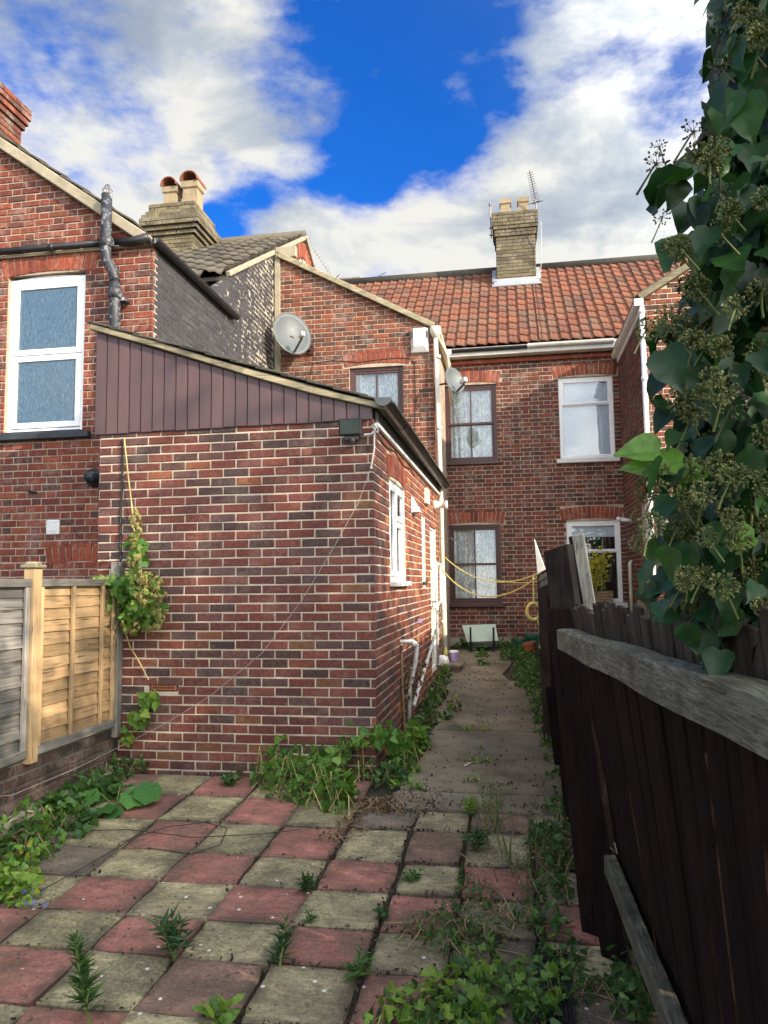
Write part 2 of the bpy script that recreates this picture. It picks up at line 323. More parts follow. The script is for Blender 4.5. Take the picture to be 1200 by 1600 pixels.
def leafmat(name, c0, c1, c2, gloss=.45, trans=.35, spots=0):
    def fn(t, b):
        a = rnd(t); inf = t.add('ShaderNodeObjectInfo').outputs['Random']
        r = t.math('FRACT', t.math('ADD', a, t.math('MULTIPLY', inf, 3.3)))
        c = t.ramp(r, [(0, c0), (.55, c1), (1, c2)])
        n = t.noise(t.P, 60, 5); c = t.mix(1, c, t.ramp(n, [(.3, .75), (.7, 1.2)]), 'MULTIPLY')
        if spots: c = t.mix(t.maprange(n, .62, .68, 0, spots), c, (.12, .07, .02))
        t.set(b.inputs['Base Color'], c); b.inputs['Roughness'].default_value = gloss; b.inputs['Specular IOR Level'].default_value = .4
        tr = t.add('ShaderNodeBsdfTranslucent'); t.set(tr.inputs[0], t.mix(1, c, (1.5, 1.7, .7), 'MULTIPLY'))
        mx = t.add('ShaderNodeMixShader'); mx.inputs[0].default_value = trans
        t.l.new(b.outputs[0], mx.inputs[1]); t.l.new(tr.outputs[0], mx.inputs[2]); t.l.new(mx.outputs[0], t.out.inputs[0])
        t.l.new(t.bump(n, .25, .003), b.inputs['Normal'])
    return mat(name, fn)
L_IVY = leafmat('ivy_leaf', (.008, .030, .009), (.014, .052, .014), (.034, .10, .02), .40, .20)
L_IVYN = leafmat('young_ivy_leaf', (.09, .20, .03), (.12, .26, .04), (.15, .3, .05), .35, .35)
L_UMB = leafmat('ivy_flower', (.06, .075, .02), (.105, .12, .035), (.16, .165, .06), .8, .1)
L_UMBD = leafmat('dark_ivy_bud', (.035, .035, .02), (.06, .055, .03), (.08, .075, .04), .8, .1)
L_HOP = leafmat('hop_leaf', (.05, .13, .02), (.10, .22, .035), (.19, .30, .06), .5, .35, .3)
L_HOPC = leafmat('hop_cone', (.22, .21, .06), (.30, .28, .09), (.36, .28, .12), .8, .3)
L_WEED = leafmat('weed_leaf', (.03, .075, .02), (.055, .13, .03), (.09, .18, .04), .55, .3)
L_WEED2 = leafmat('dark_weed_leaf', (.02, .055, .02), (.035, .09, .03), (.06, .13, .035), .5, .3)
L_LIGHT = leafmat('pale_weed_leaf', (.09, .19, .03), (.16, .28, .045), (.26, .36, .06), .55, .35)
L_YELL = leafmat('yellow_leaf', (.40, .34, .03), (.5, .44, .05), (.35, .36, .05), .55, .4)
L_LIT = leafmat('dark_litter', (.018, .012, .009), (.04, .028, .019), (.085, .06, .04), .95, .02)
L_DRY = leafmat('dead_leaf', (.07, .04, .02), (.13, .08, .035), (.2, .13, .06), .85, .15)
L_GRASS = leafmat('grass_blade', (.06, .10, .03), (.12, .15, .05), (.22, .2, .09), .7, .3)
L_BLUE = leafmat('blue_petal', (.12, .12, .6), (.16, .16, .7), (.2, .2, .75), .6, .3)
L_BIG = leafmat('broad_leaf', (.04, .12, .03), (.05, .15, .035), (.07, .19, .04), .4, .3)
def _glass(tint, rough=.02, body=None, bodyf=.0):
    def fn(t, b):
        n = t.bump(t.noise(t.P, 1.6, 3), .12, .02)
        gl = t.add('ShaderNodeBsdfGlossy'); gl.inputs[1].default_value = rough; gl.inputs[0].default_value = (1, 1, 1, 1); t.l.new(n, gl.inputs['Normal'])
        tr = t.add('ShaderNodeBsdfTransparent'); tr.inputs[0].default_value = (*tint, 1)
        fr = t.add('ShaderNodeFresnel'); fr.inputs[0].default_value = 1.5
        mx = t.add('ShaderNodeMixShader'); t.l.new(t.math('ADD', fr.outputs[0], .02, True), mx.inputs[0]); t.l.new(tr.outputs[0], mx.inputs[1]); t.l.new(gl.outputs[0], mx.inputs[2])
        t.l.new(mx.outputs[0], t.out.inputs[0])
    return fn
M_GLASS = mat('window_glass', _glass((.92, .95, .97)))
def _obsc(t, b):   # patterned obscure glass
    s = t.noise(t.scalev(t.P, (60, 60, 20)), 1, 3, .6, 1.); n = t.noise(t.P, 70, 3)
    f = t.maprange(s, .42, .68)
    t.set(b.inputs['Base Color'], t.mix(f, (.03, .075, .12), (.075, .14, .19)))
    b.inputs['Roughness'].default_value = .16; b.inputs['Specular IOR Level'].default_value = 1.; b.inputs['Coat Weight'].default_value = .6; b.inputs['Coat Roughness'].default_value = .08
    t.l.new(t.bump(t.math('ADD', s, n), .35, .01), b.inputs['Normal'])
M_OBSC = mat('patterned_obscure_glass', _obsc)
def _curt(t, b):
    tc = t.P; n = t.noise(t.scalev(tc, (17, 17, 9)), 1, 4, .6, 1.8)
    f = t.maprange(n, .40, .58)
    c = t.mix(f, (.42, .45, .44), (.82, .84, .80)); t.set(b.inputs['Base Color'], c); b.inputs['Roughness'].default_value = .9
M_CURT = mat('lace_curtain', _curt)

# ------------------------------------------------------------------ object helpers
WM = {}
def link(o, parent=None, m=None):
    COL.objects.link(o); m = m or Matrix.Identity(4)
    if parent is not None:
        o.parent = parent; o.matrix_parent_inverse = WM[parent.name].inverted()
    o.matrix_basis = m; WM[o.name] = m; return o
def tag(o, label=None, cat=None, group=None, kind=None):
    if label: o['label'] = label
    if cat: o['category'] = cat
    if group: o['group'] = group
    if kind: o['kind'] = kind
    return o
def thing(name, label, cat, loc=(0, 0, 0), group=None):
    o = bpy.data.objects.new(name, None); o.empty_display_size = .1
    link(o, None, Matrix.Translation(Vector([float(v) for v in loc]))); return tag(o, label, cat, group)
def setrnd(me, vals):
    a = me.attributes.new('rnd', 'FLOAT', 'FACE'); a.data.foreach_set('value', np.asarray(vals, dtype=np.float32))
class MB:
    def __init__(s): s.v = []; s.f = []; s.r = []; s.n = 0
    def add(s, v, f, r=None):
        b = s.n; r = RN.random() if r is None else r
        s.v.extend(tuple(float(q) for q in p) for p in v); s.f.extend([tuple(i+b for i in q) for q in f]); s.r.extend([r]*len(f)); s.n += len(v); return s
    def box(s, c, h, ax=None, ch=0., r=None):
        """centre, half sizes, axes (3 rows), chamfer"""
        c = np.array(c, float); A = np.eye(3) if ax is None else np.array(ax, float)
        hx, hy, hz = h
        if ch <= 0:
            V = [c + A[0]*hx*i + A[1]*hy*j + A[2]*hz*k for i in (-1, 1) for j in (-1, 1) for k in (-1, 1)]
            F = [(0, 1, 3, 2), (4, 6, 7, 5), (0, 4, 5, 1), (2, 3, 7, 6), (0, 2, 6, 4), (1, 5, 7, 3)]
            return s.add(V, F, r)
        V = []; F = []; idx = {}
        for i in (-1, 1):
            for j in (-1, 1):
                for k in (-1, 1):
                    for a in range(3):
                        q = [hx-ch, hy-ch, hz-ch]; q[a] += ch
                        idx[(i, j, k, a)] = len(V); V.append(c + A[0]*q[0]*i + A[1]*q[1]*j + A[2]*q[2]*k)
        for a in range(3):
            o = [x for x in range(3) if x != a]
            for sg in (-1, 1):
                q = []
                for (p1, p2) in ((-1, -1), (1, -1), (1, 1), (-1, 1)):
                    k = [0, 0, 0]; k[a] = sg; k[o[0]] = p1; k[o[1]] = p2; q.append(idx[(*k, a)])
                F.append(tuple(q))
        for a in range(3):
            o = [x for x in range(3) if x != a]
            for p1 in (-1, 1):
                for p2 in (-1, 1):
                    k0 = [0, 0, 0]; k1 = [0, 0, 0]; k0[a] = -1; k1[a] = 1
                    for k in (k0, k1): k[o[0]] = p1; k[o[1]] = p2
                    F.append((idx[(*k0, o[0])], idx[(*k1, o[0])], idx[(*k1, o[1])], idx[(*k0, o[1])]))
        for i in (-1, 1):
            for j in (-1, 1):
                for k in (-1, 1): F.append(tuple(idx[(i, j, k, a)] for a in range(3)))
        return s.add(V, F, r)
    def bar(s, p, q, w, h, up=(0, 0, 1), ch=0., r=None):
        p = np.array(p, float); q = np.array(q, float); d = q-p; L = np.linalg.norm(d); d = d/L
        u = np.array(up, float); x = np.cross(d, u); x /= np.linalg.norm(x); z = np.cross(x, d)
        return s.box((p+q)/2, (w/2, L/2, h/2), (x, d, z), ch, r)
    def tube(s, pts, rad, seg=8, cap=True, r=None):
        P = [np.array(p, float) for p in pts]; n = len(P)
        rr = rad if hasattr(rad, '__len__') else [rad]*n
        V = []; F = []; prev = None
        for i in range(n):
            d = P[min(i+1, n-1)]-P[max(i-1, 0)]; d = d/(np.linalg.norm(d)+1e-9)
            if prev is None:
                a = np.array((0, 0, 1.)) if abs(d[2]) < .9 else np.array((1., 0, 0)); x = np.cross(d, a)
            else: x = prev-d*(prev@d)
            x /= np.linalg.norm(x); prev = x; y = np.cross(d, x)
            for k in range(seg):
                t = 2*math.pi*k/seg; V.append(P[i]+(x*math.cos(t)+y*math.sin(t))*rr[i])
        for i in range(n-1):
            for k in range(seg): F.append((i*seg+k, i*seg+(k+1) % seg, (i+1)*seg+(k+1) % seg, (i+1)*seg+k))
        if cap: F.append(tuple(range(seg))[::-1]); F.append(tuple((n-1)*seg+k for k in range(seg)))
        return s.add(V, F, r)
    def prism(s, poly, d, r=None):
        """closed 3-D polygon extruded by vector d"""
        n = len(poly); P = [np.array(p, float) for p in poly]; d = np.array(d, float)
        F = [tuple(range(n)), tuple(range(2*n-1, n-1, -1))] + [(i, i+n, (i+1) % n+n, (i+1) % n) for i in range(n)]
        return s.add(P+[p+d for p in P], F, r)
    def lathe(s, c, prof, seg=14, ax=None, r=None, caps=True):
        A = np.eye(3) if ax is None else np.array(ax, float); c = np.array(c, float); V = []; F = []
        for (rad, z) in prof:
            for k in range(seg):
                t = 2*math.pi*k/seg; V.append(c+A[0]*rad*math.cos(t)+A[1]*rad*math.sin(t)+A[2]*z)
        for i in range(len(prof)-1):
            for k in range(seg): F.append((i*seg+k, i*seg+(k+1) % seg, (i+1)*seg+(k+1) % seg, (i+1)*seg+k))
        if caps: F.append(tuple(range(seg))[::-1]); F.append(tuple((len(prof)-1)*seg+k for k in range(seg)))
        return s.add(V, F, r)
    def build(s, name, m, parent=None, smooth=False, label=None, cat=None, group=None, kind=None):
        V = np.array(s.v); lo = V.min(0); hi = V.max(0); c = (lo+hi)/2; c[2] = lo[2]
        me = bpy.data.meshes.new(name); me.from_pydata((V-c).tolist(), [], s.f); me.materials.append(m)
        setrnd(me, s.r)
        if smooth: me.polygons.foreach_set('use_smooth', [True]*len(me.polygons))
        me.update()
        o = bpy.data.objects.new(name, me); link(o, parent, Matrix.Translation(Vector(c.tolist())))
        return tag(o, label, cat, group, kind)
def mesh_obj(name, V, F, m, parent=None, rv=None, smooth=False, **k):
    b = MB(); b.v = [tuple(map(float, p)) for p in V]; b.f = [tuple(map(int, q)) for q in F]; b.r = list(rv) if rv is not None else [0.]*len(F); b.n = len(b.v)
    return b.build(name, m, parent, smooth, **k)

# ------------------------------------------------------------------ brickwork
VAR = {}
def brick_variants(kind, n=14):
    if kind in VAR: return VAR[kind]
    w, h = {'stretcher': (.215, .065), 'header': (.1025, .065)}[kind]; out = []
    for i in range(n):
        j = lambda s=.0016: RN.uniform(-s, s)
        V = []; ch = .004
        for (a, b_) in ((-1, -1), (1, -1), (1, 1), (-1, 1)): V.append((a*w/2+j(), .02, b_*h/2+j()))
        for (a, b_) in ((-1, -1), (1, -1), (1, 1), (-1, 1)): V.append((a*w/2+j(), -.004, b_*h/2+j()))
        for (a, b_) in ((-1, -1), (1, -1), (1, 1), (-1, 1)): V.append((a*(w/2-ch-RN.random()*.003), -.0085+j(.0015), b_*(h/2-ch-RN.random()*.002)))
        F = [(8, 9, 10, 11)]
        for k in range(4):
            l = (k+1) % 4; F.append((4+k, 4+l, 8+l, 8+k)); F.append((k, l, 4+l, 4+k))
        me = bpy.data.meshes.new('brick'); me.from_pydata(V, [], F); setrnd(me, [RN.random()]*len(F)); me.update()
        out.append((me, np.array(V), F, w, h))
    VAR[kind] = out; return out
class Bricks:
    """collects the bricks of one building; the 300 that show largest become parts, the rest one mesh"""
    def __init__(s): s.b = []
    def put(s, wall, m, c, u, n, w, h, rot=0.):
        if rot:
            u3 = np.array(u); z = np.array((0, 0, 1.)); u2 = u3*math.cos(rot)+z*math.sin(rot); z2 = -u3*math.sin(rot)+z*math.cos(rot)
        else: u2 = np.array(u); z2 = np.array((0, 0, 1.))
        x, y, z = pix(c)
        vis = -20 < x < 1220 and -20 < y < 1620
        d = CAMP-np.array(c); cosv = abs(d@np.array(n))/np.linalg.norm(d)
        area = w*h*cosv/z**2 if (vis and z > .1) else 0
        s.b.append((area, wall, m, np.array(c), u2, np.array(n), z2, w, h))
    def flush(s, root, occluded=None, limit=300):
        s.b.sort(key=lambda t: -t[0] if not (occluded and occluded(t[3])) else 0)
        rest = {}
        for i, (a, wall, m, c, u, n, z, w, h) in enumerate(s.b):
            kind = 'stretcher' if w > .15 else 'header'
            me, V, F, bw, bh = RN.choice(brick_variants(kind))
            if i < limit:
                if me.materials: me2 = VAR.setdefault((me.name, m.name), None)
                key = (me.name, m.name)
                me2 = VAR.get(key)
                if me2 is None: me2 = me.copy(); me2.materials.clear(); me2.materials.append(m); VAR[key] = me2
                o = bpy.data.objects.new('brick', me2)
                Mx = Matrix.Identity(4)
                for k in range(3): Mx[k][0] = u[k]*w/bw; Mx[k][1] = -n[k]; Mx[k][2] = z[k]*h/bh; Mx[k][3] = c[k]
                link(o, wall, Mx)
            else:
                b = rest.setdefault(m.name, (MB(), m))[0]
                if rest[m.name][1] is None: pass
                P = c + np.outer(V[:, 0]*w/bw, u) - np.outer(V[:, 1], n) + np.outer(V[:, 2]*h/bh, z)
                b.add(P, F)
        if rest:   # one part: several materials on the same joined mesh
            names = list(rest); big = MB(); mi = []
            for k, nm in enumerate(names):
                b = rest[nm][0]; off = big.n; big.v += b.v; big.f += [tuple(i+off for i in q) for q in b.f]; big.r += b.r; big.n += b.n; mi += [k]*len(b.f)
            o = big.build('brickwork', MATS[names[0]], root, kind='stuff')
            for nm in names[1:]: o.data.materials.append(MATS[nm])
            o.data.polygons.foreach_set('material_index', mi)
def wall(root, bk, O, u, n, x1, top, m, mortar, holes=(), arches=(), z0=0., bond='flemish', zmin=None, back=.11, x0=0., zref=0., name='wall', keep=None, course=.075, bx0=None):
    """O at s=0,z=0 ; runs along u from x0 to x1; top(s) gives its height. Mortar body with real openings, bricks proud of it."""
    O = np.array(O, float); u = np.array(u, float); n = np.array(n, float)
    P = lambda s, z, d=0.: O+u*s+np.array((0, 0, 1.))*z-n*d
    bx = x0 if bx0 is None else bx0
    xs = sorted({bx, x1, *[v for h in holes for v in h[:2] if bx < v < x1], *np.linspace(bx, x1, 7)[1:-1].tolist()})
    mb = MB()
    for a, b in zip(xs[:-1], xs[1:]):
        if b-a < 1e-6: continue
        mid = (a+b)/2; ivs = [(z0, None)]
        for h in sorted([h for h in holes if h[0] <= mid <= h[1]], key=lambda h: h[2]):
            l = ivs.pop(); ivs.append((l[0], h[2])); ivs.append((h[3], None))
        for (c, d) in ivs:
            ta, tb = (top(a), top(b)) if d is None else (d, d)
            if ta-c < .01 and tb-c < .01: continue
            ta = max(ta, c+.001); tb = max(tb, c+.001)
            mb.prism([P(a, c), P(b, c), P(b, tb), P(a, ta)], -n*back)
    wo = mb.build(name, mortar, root)
    k = 0; z = zref
    while z < z0-.04: z += course; k += 1
    zt = max(top(x0), top(x1), top((x0+x1)/2))
    while z < zt-.02:
        zc = z+course/2
        if bond == 'stretcher': seq = [.225]; st = 0 if k % 2 else -.1125
        else: seq = [.225, .1125]; st = 0 if k % 2 else -.16875
        s = x0+st; i = 0
        lim = [(h[0], h[1]) for h in holes if h[2]-.03 < zc < h[3]+.0] + [(a[0], a[1]) for a in arches if a[2] < zc < a[3]]
        while s < x1:
            w = seq[i % len(seq)]; a = s+.006 if s >= x0 else x0-.007; b = s+w-.006 if s+w <= x1-.004 else x1+.007; s += w; i += 1
            segs = [(a, b)]
            for (l, r_) in lim:
                new = []
                for (p, q) in segs:
                    if r_ <= p or l >= q: new.append((p, q))
                    else:
                        if l-p > .03: new.append((p, l-.003))
                        if q-r_ > .03: new.append((r_+.003, q))
                segs = new
            for (p, q) in segs:
                if q-p < .025: continue
                mid = (p+q)/2; hh = .063
                if zc+.035 > top(mid): 
                    if zc-.01 > top(mid)-.0: continue
                if keep and not keep(mid, zc): continue
                mm = m(mid, zc) if callable(m) else m
                c = P(mid, zc+RN.uniform(-.002, .002)); c = c-n*RN.uniform(-.0015, .003)-n*(.005 if mm is M_BLK else 0)
                bk.put(wo, mm, c, u, n, (q-p), hh*RN.uniform(.95, 1.03))
        z += course; k += 1
    for (a, b, c, d) in arches:   # flat segmental arch: a fan of bricks on end, two bricks tall drawn as header pairs
        nb = max(3, int(round((b-a)/.078))); hgt = d-c; R = (b-a)*1.35
        for i in range(nb):
            t = (i+.5)/nb-.5; s = (a+b)/2+t*(b-a); rise = .045*(1-(2*t)**2)-.02
            bk.put(wo, M_ARCH, P(s, (c+d)/2+rise)+n*.001, u, n, min(hgt, .215)*1.0, .066, math.pi/2-t*.42)
    return wo
def verge_top(pts):
    xs = [p[0] for p in pts]; zs = [p[1] for p in pts]
    return lambda s: float(np.interp(s, xs, zs))

# ------------------------------------------------------------------ windows
def frame_rect(mb, P, s0, s1, z0, z1, w, d0, d1, n, ch=.004):
    u = P(1, 0)-P(0, 0); z = np.array((0, 0, 1.))
    A = (u, -np.array(n), z)
    def bx(a, b, c, d): mb.box((P((a+b)/2, (c+d)/2))-np.array(n)*(d0+d1)/2, (abs(b-a)/2, abs(d1-d0)/2, abs(d-c)/2), A, ch)
    bx(s0, s0+w, z0, z1); bx(s1-w, s1, z0, z1); bx(s0+w, s1-w, z0, z0+w); bx(s0+w, s1-w, z1-w, z1)
def window(root, O, u, n, s0, s1, z0, z1, style, depth=.06, **k):
    O = np.array(O, float); u = np.array(u, float); n = np.array(n, float); zz = np.array((0, 0, 1.))
    P = lambda s, z, d=0.: O+u*s+zz*z-n*d
    fm = {'brown': M_BROWN}.get(style, M_PVC)
    fr = MB(); frame_rect(fr, P, s0, s1, z0, z1, .055, depth-.01, depth+.05, n)
    w = fr.build('window', fm, root)
    A = (u, -n, zz); bars = MB(); panes = []
    zm = z0+(z1-z0)*.5
    def sash(a, b, c, d, dep, wd=.045):
        m = MB(); frame_rect(m, P, a, b, c, d, wd, dep, dep+.035, n); m.build('sash', fm, w)
        return (a+wd, b-wd, c+wd, d-wd, dep+.02)
    def pane(a, b, c, d, dep, mm=M_GLASS):
        g = MB(); g.box(P((a+b)/2, (c+d)/2, dep), ((b-a)/2, .003, (d-c)/2), A); g.build('pane', mm, w)
    if style == 'brown':
        for (c, d, dep) in ((zm-.02, z1-.055, depth), (z0+.055, zm+.02, depth+.04)):
            r = sash(s0+.055, s1-.055, c, d, dep, .038); m = (r[0]+r[1])/2
            mb = MB(); mb.box(P(m, (r[2]+r[3])/2, dep+.015), (.012, .014, (r[3]-r[2])/2), A); mb.build('glazing_bar', fm, w)
            pane(r[0], m-.012, r[2], r[3], r[4]); pane(m+.012, r[1], r[2], r[3], r[4])
    elif style == 'white_hung':
        zs = z0+(z1-z0)*k.get('split', .66)
        r = sash(s0+.05, s1-.05, zs, z1-.05, depth-.005, .04); pane(*r[:4], r[4])
        r = sash(s0+.05, s1-.05, z0+.05, zs, depth+.01, .02); pane(*r[:4], r[4])
    elif style == 'white_obscure':
        zs = z0+(z1-z0)*.5
        for (c, d) in ((zs, z1-.055), (z0+.055, zs)):
            r = sash(s0+.05, s1-.05, c+.005, d-.005, depth-.02, .062); pane(*r[:4], r[4], M_OBSC)
    elif style == 'casement':
        sm = s0+(s1-s0)*.45; zs = z0+(z1-z0)*.62
        r = sash(s0+.05, sm, z0+.05, z1-.05, depth-.03, .05); pane(*r[:4], r[4])
        r = sash(sm+.01, s1-.05, zs, z1-.05, depth-.03, .05); pane(*r[:4], r[4])
        r = sash(sm+.01, s1-.05, z0+.05, zs-.01, depth-.015, .05); pane(*r[:4], r[4])
    # the room behind: dark reveal box, curtain or blind
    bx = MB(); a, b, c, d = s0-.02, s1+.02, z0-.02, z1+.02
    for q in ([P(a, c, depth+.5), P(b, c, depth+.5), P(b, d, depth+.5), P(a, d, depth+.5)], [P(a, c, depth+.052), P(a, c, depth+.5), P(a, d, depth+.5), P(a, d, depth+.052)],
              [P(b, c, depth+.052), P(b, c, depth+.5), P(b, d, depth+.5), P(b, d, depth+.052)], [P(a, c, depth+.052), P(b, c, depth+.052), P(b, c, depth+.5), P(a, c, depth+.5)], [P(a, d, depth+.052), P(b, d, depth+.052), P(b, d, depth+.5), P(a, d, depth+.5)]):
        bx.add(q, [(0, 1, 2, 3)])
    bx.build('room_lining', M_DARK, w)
    if style == 'brown':
        N = 70; V = []; F = []
        for i in range(N+1):
            s = s0+.04+(s1-s0-.08)*i/N; dd = depth+.09+.02*math.sin(i*.95+math.sin(i*.23)*2)+.01*math.sin(i*.41)
            V += [P(s, z0+.02, dd), P(s, z1-.02, dd)]
        F = [(2*i, 2*i+2, 2*i+3, 2*i+1) for i in range(N)]
        mesh_obj('lace_curtain', V, F, M_CURT, w, smooth=True)
    if 'blind' in k:
        zb = z0+.03+(z1-z0)*k['blind']; mb = MB(); mb.box(P((s0+s1)/2, (zb+z1)/2, depth+.075), ((s1-s0)/2-.04, .003, (z1-zb)/2), A); mb.build('roller_blind', M_BLIND, w)
    if 'sill' in k:
        mm, ht, out, ex = k['sill']; mb = MB(); mb.box(P((s0+s1)/2, z0-ht/2, depth/2-out/2), ((s1-s0)/2+ex, (depth+out)/2, ht/2), A, .008); mb.build('sill', mm, w)
    return w

# ------------------------------------------------------------------ foliage
LEAF = {
 'heart': ([(0, 0, 0), (-.34, -.12, .05), (-.5, .2, .1), (-.3, .62, .04), (0, 1., -.08), (.3, .62, .04), (.5, .2, .1), (.34, -.12, .05), (0, .35, -.02)], [(0, 8, 2, 1), (8, 3, 2), (8, 4, 3), (8, 5, 4), (8, 6, 5), (0, 7, 6, 8)]),
 'ivy': ([(0, .02, 0), (-.17, -.03, .03), (-.33, .06, .06), (-.41, .22, .08), (-.40, .38, .07), (-.32, .56, .045), (-.19, .75, .0), (-.08, .9, -.05), (0, 1.02, -.1),
          (.08, .9, -.05), (.19, .75, .0), (.32, .56, .045), (.40, .38, .07), (.41, .22, .08), (.33, .06, .06), (.17, -.03, .03), (0, .25, -.02), (0, .5, -.035), (0, .75, -.06)],
         [(0, 16, 2, 1), (16, 3, 2), (16, 17, 4, 3), (17, 5, 4), (17, 18, 6, 5), (18, 7, 6), (18, 8, 7), (0, 15, 14, 16), (16, 14, 13), (16, 13, 12, 17), (17, 12, 11), (17, 11, 10, 18), (18, 10, 9), (18, 9, 8)]),
 'lobed': ([(0, 0, 0), (-.42, .02, .06), (-.5, .34, .08), (-.24, .34, .02), (-.3, .75, .02), (0, 1., -.1), (.3, .75, .02), (.24, .34, .02), (.5, .34, .08), (.42, .02, .06), (0, .4, 0)], [(0, 10, 3, 1), (1, 3, 2), (10, 5, 4, 3), (10, 7, 6, 5), (0, 9, 7, 10), (9, 8, 7)]),
 'lance': ([(0, 0, 0), (-.11, .3, .02), (0, 1., -.12), (.11, .3, .02), (0, .3, -.02)], [(0, 4, 1), (1, 4, 2), (4, 3, 2), (0, 3, 4)]),
 'blade': ([(-.02, 0, 0), (.02, 0, 0), (.014, .5, .03), (-.014, .5, .03), (0, 1., -.12)], [(0, 1, 2, 3), (3, 2, 4)]),
 'oval': ([(0, 0, 0), (-.28, .3, .04), (-.24, .7, .02), (0, 1, -.05), (.24, .7, .02), (.28, .3, .04)], [(0, 5, 4, 3, 2, 1)]),
 'cone': ([(0, 0, 0), (-.3, .35, 0), (0, .35, .3), (.3, .35, 0), (0, .35, -.3), (0, 1, 0)], [(0, 2, 1), (0, 3, 2), (0, 4, 3), (0, 1, 4), (5, 1, 2), (5, 2, 3), (5, 3, 4), (5, 4, 1)]),
}
def leaves_arrays(kind, P, D, N, S, rv=None):
    """P points, D leaf direction, N face normal, S sizes"""
    T, F = LEAF[kind]; T = np.array(T, float); P = np.asarray(P, float); D = np.asarray(D, float); N = np.asarray(N, float); S = np.asarray(S, float)
    D = D/(np.linalg.norm(D, axis=1, keepdims=True)+1e-9); X = np.cross(D, N); X = X/(np.linalg.norm(X, axis=1, keepdims=True)+1e-9); Z = np.cross(X, D)
    cur = NR.uniform(.5, 2.2, len(P))
    V = P[:, None, :]+S[:, None, None]*(T[None, :, 0:1]*X[:, None, :]*NR.uniform(.8, 1.15, (len(P), 1, 1))+T[None, :, 1:2]*D[:, None, :]+T[None, :, 2:3]*Z[:, None, :]*cur[:, None, None])
    k = len(T); n = len(P); rv = NR.random(n) if rv is None else rv
    FF = []; RR = []
    for i in range(n):
        o = i*k
        for f in F: FF.append(tuple(j+o for j in f)); RR.append(rv[i])
    return V.reshape(-1, 3), FF, RR
def add_leaves(mb, kind, P, D, N, S):
    if len(P) == 0: return mb
    V, F, R = leaves_arrays(kind, P, D, N, S); o = mb.n
    mb.v += [tuple(p) for p in V.tolist()]; mb.f += [tuple(i+o for i in q) for q in F]; mb.r += R; mb.n += len(V); return mb
def rdir(n, up=.3):
    d = NR.normal(size=(n, 3)); d[:, 2] += up; return d/np.linalg.norm(d, axis=1, keepdims=True)
def plantname(n): return n
def rosette(name, label, cat, x, y, mt, kind='lance', n=40, r=.12, h=.1, size=.07, group=None, zb=None, stems=4, lean=(0, 0)):
    """low weed: several leafy stems from one root"""
    z = (zg(y) if zb is None else zb); t = thing(name, label, cat, (x, y, z), group)
    sm = MB(); lm = MB(); per = max(4, n//stems)
    for i in range(stems):
        a = RN.uniform(0, 6.28); L = RN.uniform(.5, 1)
        tip = np.array((x+math.cos(a)*r*L*.8+lean[0]*h, y+math.sin(a)*r*L*.8+lean[1]*h, z+h*RN.uniform(.6, 1)))
        p0 = np.array((x, y, z-.01)); mid = (p0+tip)/2+np.array((0, 0, h*.18))
        pts = [p0*(1-q)**2+mid*2*q*(1-q)+tip*q*q for q in np.linspace(0, 1, 5)]
        sm.tube(pts, [.003, .0028, .0024, .002, .001], 4)
        q = NR.uniform(.15, 1, per)[:, None]; P = p0*(1-q)**2+mid*2*q*(1-q)+tip*q*q
        D = rdir(per, .35); D[:, 2] = abs(D[:, 2])*.7+.05; N = rdir(per, 1.5)
        add_leaves(lm, kind, P, D, N, NR.uniform(.6, 1.1, per)*size)
    sm.build('stem', M_GSTEM, t); lm.build('foliage', mt, t); return t
def upright_weed(name, label, cat, x, y, mt, h=.4, n=60, size=.09, stems=1, kind='lance', group=None, spread=.05, zb=None):
    z = zg(y) if zb is None else zb; t = thing(name, label, cat, (x, y, z), group); sm = MB(); lm = MB()
    for i in range(stems):
        lx, ly = RN.uniform(-spread, spread), RN.uniform(-spread, spread)
        tip = np.array((x+lx*2.2, y+ly*2.2, z+h*RN.uniform(.7, 1))); p0 = np.array((x+lx*.4, y+ly*.4, z-.02))
        sm.tube([p0, (p0+tip)/2+np.array((lx*.2, ly*.2, 0)), tip], [.006, .005, .002], 5)
        per = n//stems; q = NR.uniform(.12, 1, per)**.85; P = p0+(tip-p0)*q[:, None]
        az = NR.uniform(0, 6.28, per); D = np.stack([np.cos(az), np.sin(az), NR.uniform(.1, .9, per)+q*.6], 1)
        add_leaves(lm, kind, P, D, np.stack([-np.cos(az)*.6, -np.sin(az)*.6, np.ones(per)], 1), size*(1.1-.65*q)*NR.uniform(.8, 1.2, per))
    sm.build('stem', M_GSTEM, t); lm.build('foliage', mt, t); return t
def patch(name, label, cat, pts, mt, n, size, kind='heart', height=.08, spread=.09, dens=None, group=None, kindtag=None, extra=None, parent=None):
    """mat of leaves over a list of (x,y,weight radius) blobs, following the ground"""
    lm = MB(); ps = np.array([(p[0], p[1], p[2]) for p in pts]); w = ps[:, 2]**2; w = w/w.sum()
    id_ = NR.choice(len(ps), n, p=w); a = NR.uniform(0, 6.28, n); rr = np.sqrt(NR.uniform(0, 1, n))*ps[id_, 2]
    X = ps[id_, 0]+np.cos(a)*rr; Y = ps[id_, 1]+np.sin(a)*rr
    edge = 1-(rr/ps[id_, 2])**2
    Z = np.array([zg(v) for v in Y])+.01+NR.uniform(0, 1, n)**1.3*height*(.25+.75*edge)
    D = rdir(n, .15); N = rdir(n, 1.6)
    add_leaves(lm, kind, np.stack([X, Y, Z], 1), D, N, NR.uniform(.5, 1.15, n)*size)
    return lm
# ================================================================== THE PLACE
EX, EY = np.array((1., 0, 0)), np.array((0, 1., 0)); EZ = np.array((0, 0, 1.))
YF, XS, YL, XB, YW, YB, XR = 6.076, -1.114, 7.35, -3.69, 11.5, 13.6, 1.871
